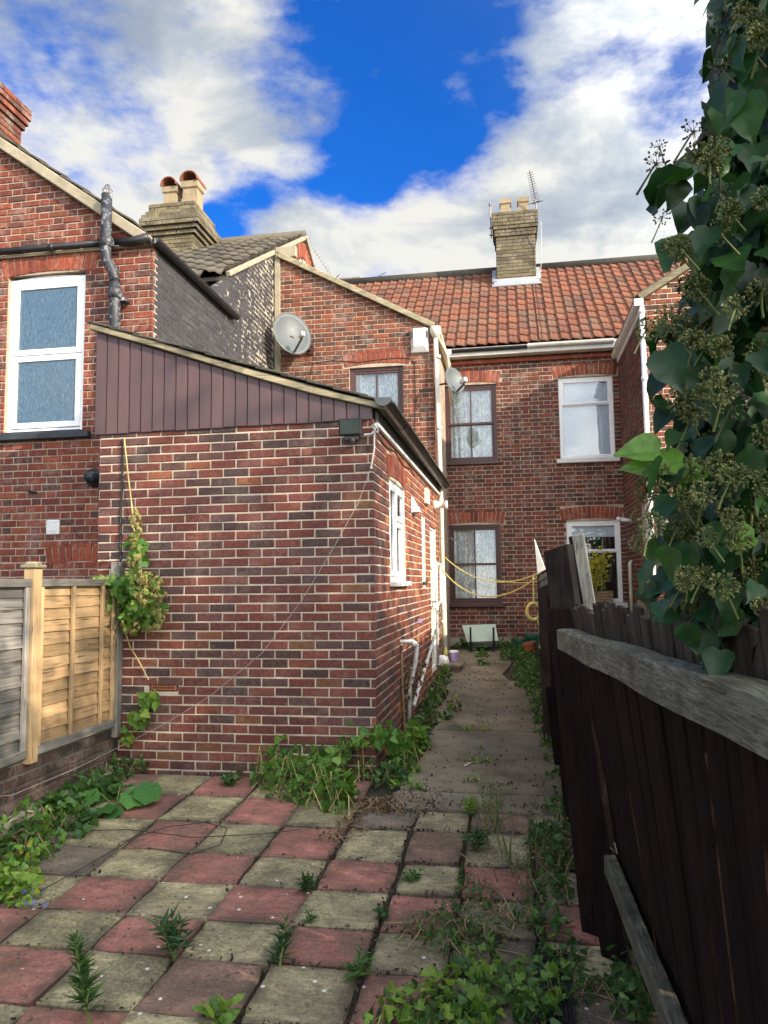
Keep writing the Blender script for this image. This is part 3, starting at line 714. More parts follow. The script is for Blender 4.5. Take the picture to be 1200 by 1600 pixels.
# ---- ground
gm = MB(); ys = [-60, -6]+list(np.linspace(-3, 13.6, 40))+[200]; xsx = [-150, -8]+list(np.linspace(-5, 5, 24))+[8, 150]
V = []
for y in ys:
    for x in xsx:
        V.append((x, y, zg(y)-.035+(.012*math.sin(x*3.1+y*2.3)*math.sin(x*1.7-y*4.1) if abs(x) < 5 and 0 < y < 13 else 0)))
nx = len(xsx); F = [(j*nx+i, j*nx+i+1, (j+1)*nx+i+1, (j+1)*nx+i) for j in range(len(ys)-1) for i in range(nx-1)]
mesh_obj('ground', V, F, M_SOIL, smooth=True, kind='structure')
# ---- concrete path with an uneven edge, cast in bays
bays = [(5.36, 5.72, -.9, .42), (5.74, 7.55, -.86, .40), (7.57, 10.2, -.84, .36), (10.22, 13.58, -.98, .1)]
for (a, b, l, r_) in bays:
    mb = MB(); N = 14; L = []; Rr = []
    for i in range(N+1):
        y = a+(b-a)*i/N; L.append((l+.035*math.sin(y*5)+RN.uniform(-.02, .02), y)); Rr.append((r_+.06*math.sin(y*3.3+1)+RN.uniform(-.03, .03)-(.25 if y > 8 else 0)*min(1, (y-8)/3), y))
    if a < 5.5: L = [(l+.02*math.sin(i*2), a+(b-a)*i/N) for i in range(N+1)]
    M_ = [(L[i][0]*.5+Rr[i][0]*.5, L[i][1]) for i in range(N+1)]
    V = []; F = []
    for i in range(N+1):
        for (x, y) in (L[i], M_[i], Rr[i]): V.append((x, y, zg(y)+.004+.006*math.sin(x*4+y*3)))
        for (x, y) in (L[i], Rr[i]): V.append((x, y, zg(y)-.06))
    for i in range(N):
        o = i*5; p = o+5; F += [(o, o+1, p+1, p), (o+1, o+2, p+2, p+1), (o+3, o, p, p+3), (o+2, o+4, p+4, p+2)]
    F += [(0, 3, 4, 2, 1), (N*5, N*5+1, N*5+2, N*5+4, N*5+3)]
    mesh_obj('path', V, F, M_CONC, kind='structure')
# ---- paving slabs
pav = thing('slab_paving', 'checkerboard paving of red and buff square slabs in front of the brick extension', 'paving', (-1.2, 4, zg(4)))
pav['kind'] = 'structure'
RNGY = [5.95, 5.47, 4.98, 4.49, 4.10, 3.72, 3.38, 2.97, 2.56, 2.14, 1.72, 1.3]
COLX = [-3.70, -3.27, -2.84, -2.41, -1.965, -1.535, -1.105, -.685, -.33, .06, .42]
def rough_slab(x0, x1, y0, y1, mt, seed):
    r = random.Random(seed); g = r.choice((.003, .005, .008)) if x0 < -1.2 else r.choice((.006, .010, .018)); x0 += g; x1 -= g; y0 += g; y1 -= g; P = []; n = 4
    edge = []
    for (ax, ay, bx, by) in ((x0, y0, x1, y0), (x1, y0, x1, y1), (x1, y1, x0, y1), (x0, y1, x0, y0)):
        for i in range(n): 
            t = i/n; j = .006 if i else .013
            edge.append((ax+(bx-ax)*t+r.uniform(-j, j), ay+(by-ay)*t+r.uniform(-j, j)))
    cx, cy = (x0+x1)/2, (y0+y1)/2; tx, ty = r.uniform(-.014, .014), r.uniform(-.014, .014); dz = r.uniform(-.005, .006)
    H = lambda x, y: zg(y)+(x-cx)*tx+(y-cy)*ty+dz
    V = [(x, y, H(x, y)-.045) for x, y in edge]+[(x, y, H(x, y)-.005) for x, y in edge]
    V += [(cx+(x-cx)*.965, cy+(y-cy)*.965, H(x, y)+r.uniform(0, .002)) for x, y in edge]
    V += [(cx+(x-cx)*.5, cy+(y-cy)*.5, H(x, y)+r.uniform(-.001, .002)) for x, y in edge]
    m = len(edge); F = []
    for k in range(3): F += [(k*m+i, k*m+(i+1) % m, (k+1)*m+(i+1) % m, (k+1)*m+i) for i in range(m)]
    F.append(tuple(3*m+i for i in range(m)))
    return mesh_obj('paving_slab', V, F, mt, pav)
for j in range(len(RNGY)-1):
    for i in range(len(COLX)-1):
        y1, y0 = RNGY[j], RNGY[j+1]; x0, x1 = COLX[i], COLX[i+1]
        if j == 0 and x1 > -1.0: continue
        if j == 1 and x0 > -.72: y1 = 5.34
        if j == 1 and -1.2 < x0 < -.72: y1 = 5.3
        if x0 < -3.3 and j < 4: continue
        red = (i+j) % 2 == 1
        if x0 > -.75: red = not red if False else red
        mt = (M_SREDF if RN.random() < .35 else M_SRED) if red else M_SYEL
        if (x0 > -.4 and j >= 4 and RN.random() < .6) or (i <= 2 and j in (2, 3, 4) and RN.random() < .5) or (i == 6 and j == 1): mt = M_SDARK
        off = RN.uniform(-.006, .006)
        rough_slab(x0+off, x1+off, y0, y1-(.03 if j == 0 else 0)*0, mt, i*31+j)
# ================================================================== EXTENSION
ext = thing('brick_extension', 'single-storey red brick lean-to extension with brown boarded gable top', 'building', (-2.3, 8.8, zg(6)))
BK = Bricks()
Lx = -3.514
wall(ext, BK, (Lx, YF, 0), EX, -EY, XS-Lx, lambda s: 3.15, M_EXT, M_MOR, holes=[(onY(233, 1070, YF)[0]-Lx, onY(279, 1070, YF)[0]-Lx, onY(250, 1080, YF)[2]-.003, onY(250, 1066, YF)[2]+.003)], z0=.24, zref=.24, bond='stretcher', name='front_wall')
cw = onX(607, 747, XS); s1w, s2w = cw[1]-YF, onX(632, 764, XS)[1]-YF
hl = [(s1w, s2w, 1.83, 2.78), (3.23, 3.62, 1.80, 2.64), (4.12, 4.95, .62, 2.60)]
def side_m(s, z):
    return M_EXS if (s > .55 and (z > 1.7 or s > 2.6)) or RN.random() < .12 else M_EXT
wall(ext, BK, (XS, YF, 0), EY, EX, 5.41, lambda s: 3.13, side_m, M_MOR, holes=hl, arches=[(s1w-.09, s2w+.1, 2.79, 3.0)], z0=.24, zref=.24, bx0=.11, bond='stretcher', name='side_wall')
# fix: corner return bricks are flush with both faces
BK.flush(ext)
window(ext, (XS, YF, 0), EY, EX, s1w, s2w, 1.83, 2.78, 'casement', .03, sill=(M_PVCD, .05, .06, .02), blind=.02)
window(ext, (XS, YF, 0), EY, EX, 3.23, 3.62, 1.82, 2.64, 'casement', .03, sill=(M_SLATEB, .03, .03, .0), blind=.02)
# back door seen edge on
dm = MB(); frame_rect(dm, lambda s, z, d=0.: np.array((XS, YF, 0))+EY*s+EZ*z-EX*d, 4.12, 4.95, .6, 2.6, .06, .02, .09, EX)
door = dm.build('door', M_PVC, ext); mb = MB(); mb.box((XS-.06, YF+4.535, 1.6), (.015, .36, .95), None, .005); mb.build('door_panel', M_CREAM, door)
mb = MB(); mb.tube([(XS+.0, YF+4.25, 1.55), (XS+.05, YF+4.25, 1.55), (XS+.05, YF+4.36, 1.55)], .009, 6); mb.build('handle', M_ALU, door)
# boarded triangle: tongue and groove boards one by one
zt = lambda X: 4.045+(X+3.557)*(3.255-4.045)/(2.449) - .03*math.sin((X+3.557)/2.449*math.pi)
mb = MB(); mb.prism([(-3.54, YF+.03, 3.10), (-1.12, YF+.03, 3.12), (-1.12, YF+.03, zt(-1.12)), (-2.3, YF+.03, zt(-2.3)), (-3.54, YF+.03, zt(-3.54))], (0, .05, 0)); mb.build('gable_backing', M_BROWN, ext)
nb = 23; w_ = (2.449)/nb
for i in range(nb):
    x0 = -3.557+i*w_; x1 = x0+w_-.0055; jl = RN.uniform(-.004, .004)
    zb = lambda X: 3.125+(X+3.557)/2.449*.022
    a, b = x0+.001, x1; mb = MB()
    mb.prism([(a, YF-.022, zb(a)+jl), (b, YF-.022, zb(b)+jl), (b, YF-.022, zt(b)), (a, YF-.022, zt(a))], (0, .04, 0))
    mb.prism([(a+.006, YF-.027, zb(a)+jl+.004), (b-.006, YF-.027, zb(b)+jl+.004), (b-.006, YF-.027, zt(b)-.004), (a+.006, YF-.027, zt(a)-.004)], (0, .006, 0))
    mb.build('cladding_board', M_CLAD, ext)
vb = MB(); q = [(-3.60, 4.08), (-2.9, 3.85), (-2.2, 3.60), (-1.6, 3.40), (-1.0, 3.235)]
for (a, b) in zip(q[:-1], q[1:]): vb.bar((a[0], YF-.05, a[1]), (b[0]+.004, YF-.05, b[1]), .045, .05, ch=.006)
vb.build('verge_board', M_VERGE, ext)
rd = np.array((2.6, 0, -.845)); rd /= np.linalg.norm(rd); rn = np.array((.845, 0, 2.6)); rn /= np.linalg.norm(rn)
nc = 12; Lr = 2.78
rb = MB(); rb.prism([(-3.62, YF-.05, 4.10), (-1.02, YF-.05, 3.255), (-1.02, YF-.05, 3.235), (-3.62, YF-.05, 4.08)], (0, 5.44, 0)); rb.build('roof_deck', M_VERGE, ext)
for i in range(nc):
    p = np.array((-3.63, 0, 4.118))+rd*(i*Lr/nc)
    for j in range(13):
        ln = Lr/nc+.07; y0 = YF-.09+j*.425+RN.uniform(-.008, .008); mb = MB(); c = p+rd*ln/2+rn*(.012)+np.array((0, y0+.21, 0)); tilt = .045
        d2 = rd*math.cos(tilt)+rn*math.sin(tilt); n2 = rn*math.cos(tilt)-rd*math.sin(tilt)
        mb.box(c, (ln/2, .209, .009), (d2, EY, n2), .003); mb.build('roof_slate', M_SLATE, ext)
# gutter with end cap, soffit board, brackets
def half_round(mb, p, q, r, seg=8, th=.004, up=EZ, side=EX):
    V = []; F = []
    for e in (p, q):
        for rr in (r, r-th):
            for k in range(seg+1):
                t = math.pi+math.pi*k/seg; V.append(np.array(e)+side*math.cos(t)*rr+up*math.sin(t)*rr)
    m = seg+1
    for k in range(seg):
        F += [(k, k+1, 2*m+k+1, 2*m+k), (m+k, 3*m+k, 3*m+k+1, m+k+1), (k, m+k, m+k+1, k+1), (2*m+k, 2*m+k+1, 3*m+k+1, 3*m+k)]
    F += [(0, 2*m, 3*m, m), (seg, m+seg, 3*m+seg, 2*m+seg)]
    mb.add(V, F)
gx, gz = XS+.115, 3.285
mb = MB(); half_round(mb, (gx, YF-.14, gz), (gx, 11.38, gz-.03), .062); gut = mb.build('gutter', M_BLACK, ext, smooth=False)
mb = MB(); mb.lathe((gx, YF-.155, gz), [(.066, 0), (.066, .02)], 20, (EX, EZ, -EY)); 
V = [np.array((gx, YF-.158, gz+.004))+EX*math.cos(math.pi+math.pi*k/10)*.068+EZ*math.sin(math.pi+math.pi*k/10)*.068 for k in range(11)]
mb = MB(); mb.prism(V, (0, .02, 0)); mb.build('gutter_end_cap', M_GREYM, gut)
for y in (6.9, 7.7, 8.6, 9.5, 10.4, 11.1):
    mb = MB(); half_round(mb, (gx, y-.025, gz-.002), (gx, y+.025, gz-.002), .069, th=.006); mb.build('gutter_bracket', M_BLACK, gut)
mb = MB(); mb.box((XS+.022, 8.75, 3.20), (.012, 2.62, .075), None, .004); mb.build('fascia_board', M_BLACK, ext)
mb = MB(); mb.box((XS+.028, 8.72, 3.115), (.016, 2.6, .016), None, .003); mb.build('soffit_strip', M_PVC, ext)
# air brick
ab = onY(256, 1072, YF); mb = MB(); A_w = .112
mb.box((ab[0], YF+.01, ab[2]), (A_w, .014, .034), None, .003)
for r_ in range(2):
    for c in range(9): pass
air = mb.build('air_brick', M_TERRA, ext)
for r_ in range(2):
    for c in range(9):
        mb = MB(); mb.box((ab[0]-.086+c*.0215, YF-.0045, ab[2]-.012+r_*.024), (.0065, .002, .0075)); mb.build('hole', M_DARK, air)
# vents and boxes on the side wall
v = onX(644, 790, XS); mb = MB(); mb.prism([(XS, v[1]-.12, v[2]+.09), (XS, v[1]+.1, v[2]+.09), (XS, v[1]+.1, v[2]-.09), (XS, v[1]-.12, v[2]-.09)], (.012, 0, 0))
mb.prism([(XS+.012, v[1]-.1, v[2]+.08), (XS+.012, v[1]-.1, v[2]-.08), (XS+.1, v[1]-.1, v[2]-.08)], (0, .2, 0)); mb.build('vent_hood', M_PVCD, ext)
v = onX(664, 776, XS); mb = MB(); mb.box((XS+.02, v[1], v[2]), (.03, .13, .1), None, .006); mb.build('junction_box', M_CREAM, ext)
v = onX(675, 787, XS); mb = MB(); mb.lathe((XS, v[1]+.2, v[2]), [(.07, 0), (.07, .03), (.05, .035), (.05, .16), (.062, .165), (.055, .2)], 14, (EY, EZ, EX)); mb.build('flue_terminal', M_PVCD, ext, smooth=True)
v = onX(654, 970, XS); mb = MB(); mb.box((XS+.01, v[1], v[2]), (.02, .12, .02)); mb.build('sill_remnant', M_PURP, ext)
# left return: flashing strip between extension and neighbour
# waste pipes
def pp(x, y, off=.06): p = onX(x, y, XS); return np.array((XS+off, p[1], p[2]))
mb = MB(); a = onX(624, 1003, XS); 
mb.tube([(XS-.02, a[1], a[2]), (XS+.13, a[1]+.05, a[2]), (XS+.16, a[1]+.08, a[2]-.03), (XS+.14, a[1]+.1, a[2]-.2), (XS+.08, a[1]+.1, a[2]-.45), (XS+.07, a[1]+.1, a[2]-.85)], .021, 10)
mb.lathe((XS+.135, a[1]+.055, a[2]-.05), [(.027, 0), (.027, .05)], 10)
mb.build('waste_pipe', M_PVCD, ext, smooth=True)
mb = MB(); P1 = pp(676, 985, .05); P2 = np.array((XS+.1, a[1]+.22, .62)); mb.tube([P1+EZ*.02, P1, P2], .02, 10)
for t in (.12, .3, .5, .75): 
    c = P1*(1-t)+P2*t; d = (P2-P1)/np.linalg.norm(P2-P1); mb.tube([c-d*.03, c+d*.03], .027, 10)
mb.build('waste_pipe', M_PVCD, ext, smooth=True)
mb = MB(); yv = P1[1]+.12; mb.tube([(XS+.05, yv, .72), (XS+.05, yv, 2.0), (XS+.05, yv, 2.06), (XS+.08, yv+.25, 2.06), (XS+.08, yv+.3, 2.0), (XS+.08, yv+.3, 1.55), (XS+.06, yv+.1, 1.5)], .02, 10)
for z in (1.45, 1.15): mb.tube([(XS-.0, yv, z), (XS+.07, yv, z)], .014, 6); mb.tube([(XS+.05, yv, z-.03), (XS+.05, yv, z+.03)], .027, 10)
mb.build('waste_pipe', M_PVCD, ext, smooth=True)
# loose cable sagging under the soffit
pts = [(XS+.012, YF+.0+t*3.2, 3.08-.05*abs(math.sin(t*9))-.02*t) for t in np.linspace(0.02, .8, 22)]
mb = MB(); mb.tube([(XS-.02, YF-.012, 3.1)]+pts, .006, 5); mb.build('cable', M_CABLE, ext)
# black cable down the front
mb = MB(); c0 = onY(193, 686, YF); mb.tube([(c0[0]+.004*math.sin(i*1.3), YF-.018, z) for i, z in enumerate(np.linspace(c0[2], .42, 14))], .009, 6)
for z in (2.75, 2.1, 1.5): mb.box((c0[0], YF-.016, z), (.014, .01, .008))
mb.build('cable', M_CABLE, ext)
# ================================================================== LEFT HOUSE
lh = thing('brick_house', 'red brick neighbour house with white window, black-painted side wall and grey tiled roof', 'house', (-5.2, 10, zg(8)))
BK = Bricks()
OL = -6.6
lw = dict(s0=onY(6, 678, YL)[0]-OL, s1=onY(130, 600, YL)[0]-OL)
zwt, zwb = onY(70, 428, YL)[2], onY(70, 676, YL)[2]
vt = verge_top([(0, 6.75+(6.6-5.54)*.725), (OL*-1-3.87, 5.54), (XB-OL, 5.40)])
wl_keep = lambda s, z: not (s > -3.55-OL+.1 and z < 3.0)
la = onY(70, 870, YL)
def left_m(s, z): return M_LEFT if s > .2 else M_LEFT
x_ar0, x_ar1 = onY(72, 870, YL)[0]-OL, onY(175, 870, YL)[0]-OL
wall(lh, BK, (OL, YL, 0), EX, -EY, XB-OL, vt, left_m, M_MORD, holes=[(lw['s0'], lw['s1'], zwb, zwt)], arches=[(lw['s0']-.08, lw['s1']+.14, zwt, zwt+.215), (x_ar0, x_ar1, onY(100, 885, YL)[2]+.03, onY(100, 885, YL)[2]+.21)], z0=.2, zref=.2, name='rear_wall', keep=wl_keep)
# black painted side wall: low eaves in front, then the tall party gable
PA = [(0, 5.42), (9.62-YL, 5.42), (9.62-YL+.001, 6.0), (13.3-YL, 8.18), (15.4-YL, 6.95), (15.41-YL, 6.9)]
wall(lh, BK, (XB, YL, 0), EY, EX, 8.0, verge_top([(a, b) for a, b in PA]), M_BLK, M_MBLK, z0=2.2, zref=.2, bx0=.11, name='side_wall', keep=lambda s, z: s < 4.05 and z > 3.0 or z > 6.9)
# wall under the grey tiles
wall(lh, BK, (-7.5, 9.62, 0), EX, -EY, XB+7.5-.1, lambda s: 5.98, M_BLK, M_MBLK, z0=4.9, zref=.2, name='rear_wall', keep=lambda s, z: s > 2.6)
BK.flush(lh, limit=300)
window(lh, (OL, YL, 0), EX, -EY, lw['s0'], lw['s1'], zwb, zwt-.03, 'white_obscure', .05)
mb = MB(); mb.box(((lw['s0']+lw['s1'])/2+OL, YL-.02, zwb-.045), ((lw['s1']-lw['s0'])/2+.11, .06, .035), None, .008); mb.box(((lw['s0']+lw['s1'])/2+OL, YL+.0, zwb-.001), ((lw['s1']-lw['s0'])/2-.0, .05, .012), None, .003)
mb.build('sill', M_SLATEB, lh)
# curved head infill of the window
mb = MB(); s0, s1 = lw['s0']+OL, lw['s1']+OL; V = [(s0, YL+.045, zwt-.04)]+[(s0+(s1-s0)*t, YL+.045, zwt-.035+.03*math.sin(t*math.pi)) for t in np.linspace(0, 1, 9)]+[(s1, YL+.045, zwt-.04)]
mb.prism(V, (0, .04, 0)); mb.build('window_head', M_PVC, lh)
# verge: cement band, tile edge
mb = MB(); a = np.array((OL-.2, YL-.05, 6.75+(6.8-5.54)*.725)); b = np.array((-3.72, YL-.05, 5.44)); mb.bar(a, b, .09, .11, ch=.01); mb.build('verge_board', M_CEM, lh)
dv = (b-a)/np.linalg.norm(b-a); nv = np.array((-dv[2], 0, dv[0]))
for i in range(11):
    for j in range(7):
        L = .34; c = a+dv*(.1+i*.325)+nv*(.078)+EY*(.12+j*.33); mb = MB(); tl = .05
        d2 = dv*math.cos(tl)+nv*math.sin(tl); n2 = nv*math.cos(tl)-dv*math.sin(tl)
        mb.box(c, (L/2+.03, .163, .011), (d2, EY, n2), .004); mb.build('roof_tile', M_GTILE, lh)
# rear gutter of the wing (runs back along the black wall) and the short one on the gable
mb = MB(); half_round(mb, (XB+.06, YL-.1, 5.44), (XB+.06, 9.68, 5.44), .055); mb.build('gutter', M_BLACK, lh)
mb = MB(); mb.box((XB+.0, 8.5, 5.44), (.02, 1.15, .06), None, .004); mb.build('fascia_board', M_BLACK, lh)
g0 = onY(-30, 398, YL); mb = MB(); mb.tube([(g0[0]-.6, YL-.07, 5.47), (-4.1, YL-.07, 5.46)], .034, 10)
for x in (-5.6, -4.85): mb.tube([(x, YL-.07, 5.46), (x+.05, YL-.07, 5.46)], .042, 10)
mb.tube([(-4.1, YL-.07, 5.46), (-3.9, YL-.08, 5.44), (-3.7, YL-.09, 5.46)], [.034, .045, .055], 10)
mb.build('gutter', M_BLACK, lh, smooth=True)
mb = MB(); mb.box((-4.9, YL-.015, 5.415), (1.2, .02, .012), None, .003); mb.build('timber_strip', M_VERGE, lh)
# grey concrete tiles of the rear slope, wavy, one by one
def pantile_mesh(w, L, name, amp=.028, n=8):
    V = []; F = []
    for j, (y, lift) in enumerate(((0., .030), (L, 0.))):
        for i in range(n+1):
            t = i/n; z = amp*(math.cos(2*math.pi*(t*1.0)-.9)*.5+.35*math.cos(4*math.pi*t))
            V.append((t*w*1.06-.03*w, y, z+lift))
    m = n+1
    for i in range(n+1): V.append((V[i][0], 0, V[i][2]-.02))
    for i in range(n): F.append((i, i+1, m+i+1, m+i)); F.append((2*m+i, 2*m+i+1, i+1, i))
    me = bpy.data.meshes.new(name); me.from_pydata(V, [], F); return me
def tile_roof(root, name, mt, x0, x1, eave, ridge, cw, ch, keep=None, amp=.028):
    """eave/ridge = (Y, Z); tiles laid column by column up the slope"""
    e = np.array((0, *eave)); r = np.array((0, *ridge)); d = r-e; L = np.linalg.norm(d); d /= L; n = np.cross(EX, d)
    rows = int(round(L/ch)); ch = L/rows; base = []
    for k in range(6):
        me = pantile_mesh(cw, ch*1.12, name, amp); setrnd(me, [k*.16]*len(me.polygons)); me.materials.append(mt); me.polygons.foreach_set('use_smooth', [True]*len(me.polygons)); base.append(me)
    cnt = 0; nc = int(round((x1-x0)/cw))
    for i in range(nc):
        for j in range(rows):
            x = x0+i*cw; p = e+d*(j*ch-.03)+EX*x+n*(.012+RN.uniform(-.003, .004))
            if keep and not keep(x+cw/2, p[1]+.1, p[2]+.1): continue
            o = bpy.data.objects.new(name, RN.choice(base)); M_ = Matrix.Identity(4); a = RN.gauss(0, .012)
            u = EX*math.cos(a)+d*math.sin(a); v = d*math.cos(a)-EX*math.sin(a)
            for k in range(3): M_[k][0] = u[k]; M_[k][1] = v[k]; M_[k][2] = n[k]; M_[k][3] = p[k]
            link(o, root, M_); cnt += 1
    return cnt
tile_roof(lh, 'pantile', M_GTILE, XB-3.6, XB+.02, (9.45, 5.97), (13.3, 8.22), .30, .36, keep=lambda x, y, z: True, amp=.06)
mb = MB(); mb.prism([(XB-4, 9.5, 5.94), (XB, 9.5, 5.94), (XB, 13.3, 8.17), (XB-4, 13.3, 8.17)], (0, 0, -.05)); mb.prism([(XB-4, 13.3, 8.17), (XB, 13.3, 8.17), (XB, 15.5, 6.9), (XB-4, 15.5, 6.9)], (0, 0, -.05)); mb.build('roof_deck', M_GTILE, lh)
mb = MB(); mb.tube([(XB-4, 13.3, 8.22), (XB+.03, 13.3, 8.22)], .11, 10); mb.build('ridge_tile', M_GTILE, lh, smooth=True)
mb = MB(); mb.bar((XB+.0, 9.5, 5.97), (XB+.0, 13.3, 8.19), .07, .07, ch=.01); mb.build('verge_mortar', M_CEM, lh)
mb = MB(); mb.bar((XB+.0, 13.3, 8.22), (XB+.0, 15.5, 6.93), .12, .06, ch=.01); mb.build('verge_mortar', M_CEM, lh)
# orange brick strip under the verge, seen edge on
mb = MB()
for i in range(30):
    t = i/30; y = 11.6+t*3.7; z = np.interp(y, [9.6, 13.3, 15.5], [6.0, 8.17, 6.9])
    mb.box((XB+.006, y, z-.19-.03*math.sin(i)), (.012, .05, .15), None, .003)
mb.build('verge_brickwork', M_ARCH, lh, kind='stuff')
mb = MB(); mb.box((XB-.35, 9.55, 5.2), (.32, .16, .14), None, .01); mb.build('stone_block', M_CEM, lh)
# soil pipe with wire cage
sp = onY(190, 440, YL); X0 = sp[0]-.0; yp = YL-.13; mb = MB()
mb.tube([(X0+.01, yp, 3.9), (X0, yp, 4.75), (X0-.005, yp, 4.98)], .058, 14)
mb.tube([(X0-.005, yp, 4.98), (X0-.02, yp, 5.08), (X0-.09, yp-.01, 5.22), (X0-.11, yp-.01, 5.34), (X0-.11, yp-.01, 5.95)], .056, 14)
for (x, z) in ((X0, 4.86), (X0-.105, 5.42)): mb.lathe((x, yp, z-.05), [(.062, 0), (.075, .01), (.075, .085), (.068, .1)], 14)
mb.box((X0+.07, yp+.05, 4.8), (.05, .05, .02), None, .004)
mb.build('soil_pipe', M_PIPE, lh, smooth=True)
mb = MB()
for k in range(4):
    a = k*math.pi/4; mb.tube([(X0-.11+math.cos(a)*.05*math.cos(t), yp+math.sin(a)*.05*math.cos(t), 5.93+.14*math.sin(t)) for t in np.linspace(0, math.pi, 9)], .003, 4)
mb.tube([(X0-.11+.052*math.cos(t), yp+.052*math.sin(t), 6.0) for t in np.linspace(0, 6.283, 13)], .003, 4); mb.build('wire_cage', M_ALU, lh)
v = onY(150, 747, YL); mb = MB(); mb.lathe((v[0], YL, v[2]), [(.105, 0), (.1, .04), (.06, .07), (.06, .14)], 16, (EX, EZ, -EY)); mb.build('vent_stub', M_PIPE, lh, smooth=True)
v = onY(84, 824, YL); mb = MB(); mb.box((v[0], YL-.012, v[2]), (.075, .012, .075), None, .006)
for k in range(3): mb.box((v[0], YL-.028, v[2]-.04+k*.042), (.058, .005, .019), (EX, EY*.95+EZ*.3, EZ*.95-EY*.3))
mb.build('louvre_vent', M_PVC, lh)
v = onY(53, 769, YL); mb = MB(); mb.tube([(v[0]-.05, YL-.03, v[2]+.01), (v[0]+.05, YL-.03, v[2]-.01)], .012, 8); mb.build('pipe_stub', M_BLACK, lh)
# chimneys (the stack stands on its roof, part of the house)
def chimney(root, name, cx, cy, z0, z1, w, d, mt, corb=(), pots=(), mort=M_MORD, lead=True, leadz=None):
    mb = MB(); mb.box((cx, cy, (z0+z1)/2), (w/2-.012, d/2-.012, (z1-z0)/2)); ch = mb.build(name, mort, root)
    b = MB(); z = z0; k = 0
    while z < z1-.03:
        ex = 0
        for (za, e) in corb:
            if z >= za: ex = e
        for (ww, dd, ax, ay, off) in ((w, d, EX, -EY, 0), (d, w, EY, EX, 0), (w, d, -EX, EY, 0), (d, w, -EY, -EX, 0)):
            W2 = ww+2*ex; s = -W2/2-(.1125 if k % 2 else 0)
            while s < W2/2:
                a = max(s, -W2/2); e = min(s+.225, W2/2)
                if e-a > .03: b.box(np.array((cx, cy, z+.0375))+ax*(a+e)/2+ay*(dd/2+ex-.03), ((e-a)/2-.004, .034, .0335), (ax, ay, EZ), .004)
                s += .225
        if ex: b.box((cx, cy, z+.0375), (w/2+ex-.05, d/2+ex-.05, .037))
        z += .075; k += 1
    b.build('brickwork', mt, ch, kind='stuff')
    for (px_, sq, hgt, mt2, cap) in pots:
        p = MB(); 
        if sq: 
            r = sq/2; s2 = 1.414
            rot = (np.array((.7071, .7071, 0)), np.array((-.7071, .7071, 0)), EZ)
            p.lathe((cx+px_, cy, z1-.02), [(r*s2*1.0, 0), (r*s2*.92, .05), (r*s2*.85, hgt*.75), (r*s2*1.05, hgt*.8), (r*s2*1.05, hgt)], 4, rot)
        pot = p.build('chimney_pot', mt2, ch)
        if cap:
            c = MB(); V = []; F = []; n = 10; L = .21
            for yy in (-L, L):
                for rr in (r*1.12, r*1.0):
                    for k_ in range(n+1): t = math.pi*k_/n; V.append((cx+px_+rr*math.cos(t), cy+yy, z1-.02+hgt+rr*math.sin(t)))
            m = n+1
            for k_ in range(n): F += [(k_, k_+1, 2*m+k_+1, 2*m+k_), (m+k_, 3*m+k_, 3*m+k_+1, m+k_+1), (k_, m+k_, m+k_+1, k_+1), (2*m+k_, 2*m+k_+1, 3*m+k_+1, 3*m+k_)]
            c.add(V, F); c.build('cowl', M_COWL, pot)
    if lead:
        lz = z0+.05 if leadz is None else leadz
        l = MB(); l.box((cx, cy-d/2-.035, lz+.06), (w/2+.06, .012, .09), None, .003); l.box((cx, cy-d/2-.09, lz-.01), (w/2+.1, .07, .012), (EX, np.array((0, .788, .616)), np.array((0, -.616, .788))))
        for sg in (-1, 1): l.box((cx+sg*(w/2+.05), cy-.05, lz+.30), (.05, d/2+.05, .07), (EX, np.array((0, .788, .616)), np.array((0, -.616, .788))), .004)
        l.build('lead_flashing', M_LEAD, ch)
    return ch
c = onY(272, 380, 12.4); ztop = onY(272, 322, 12.4)[2]
chimney(lh, 'chimney', c[0], 12.75, 7.0, ztop+.02, .80, .9, M_YEL, corb=[(ztop-.62, .05), (ztop-.54, .10), (ztop-.46, .15), (ztop-.31, .12), (ztop-.23, .07), (ztop-.15, .03)],
        pots=[(-.2, .28, .50, M_POT, True), (.19, .31, .56, M_POT, True)], lead=False)
c = onY(5, 215, 7.9); ztop = onY(5, 118, 7.9)[2]
chimney(lh, 'chimney', c[0]-.5, 8.2, c[2]-.5, ztop+.0, .62, .6, M_MID, corb=[(ztop-.36, .03), (ztop-.28, .06), (ztop-.2, .08)], lead=True)
# ================================================================== MIDDLE HOUSE
mh = thing('brick_house', 'red brick middle house with brown sash windows and orange pantile roof', 'house', (-1.5, 13, zg(13)))
BK = Bricks()
WL, WRX = -3.58, -1.15
zv0 = onY(437, 402, YW)[2]; zv1 = onY(677, 511, YW)[2]
wx0, wx1 = onY(546, 600, YW)[0]-WL, onY(630, 600, YW)[0]-WL; wz1 = onY(590, 573, YW)[2]; wz0 = wz1-1.42
wall(mh, BK, (WL, YW, 0), EX, -EY, WRX-WL, lambda s: zv0+(zv1-zv0)*s/(WRX-WL), M_MID, M_MORD, holes=[(wx0, wx1, wz0, wz1)], arches=[(wx0-.1, wx1+.12, wz1+.03, wz1+.25)], z0=.4, zref=.2, name='rear_wing_wall', keep=lambda s, z: z > 3.0 and (z > 3.35 or s > 1.2))
wall(mh, BK, (WRX, YW, 0), EY, EX, 2.0, lambda s: 5.68, M_MID, M_MORD, bx0=.11, z0=.4, zref=.2, name='side_wall', keep=lambda s, z: s < .5 and z > 3)
BX0 = -1.2; PT = onY(850, 800, YB)[0]
c0 = onY(697, 728, YB); c1 = onY(778, 728, YB); l0 = onY(703, 948, YB); l1 = onY(785, 948, YB)
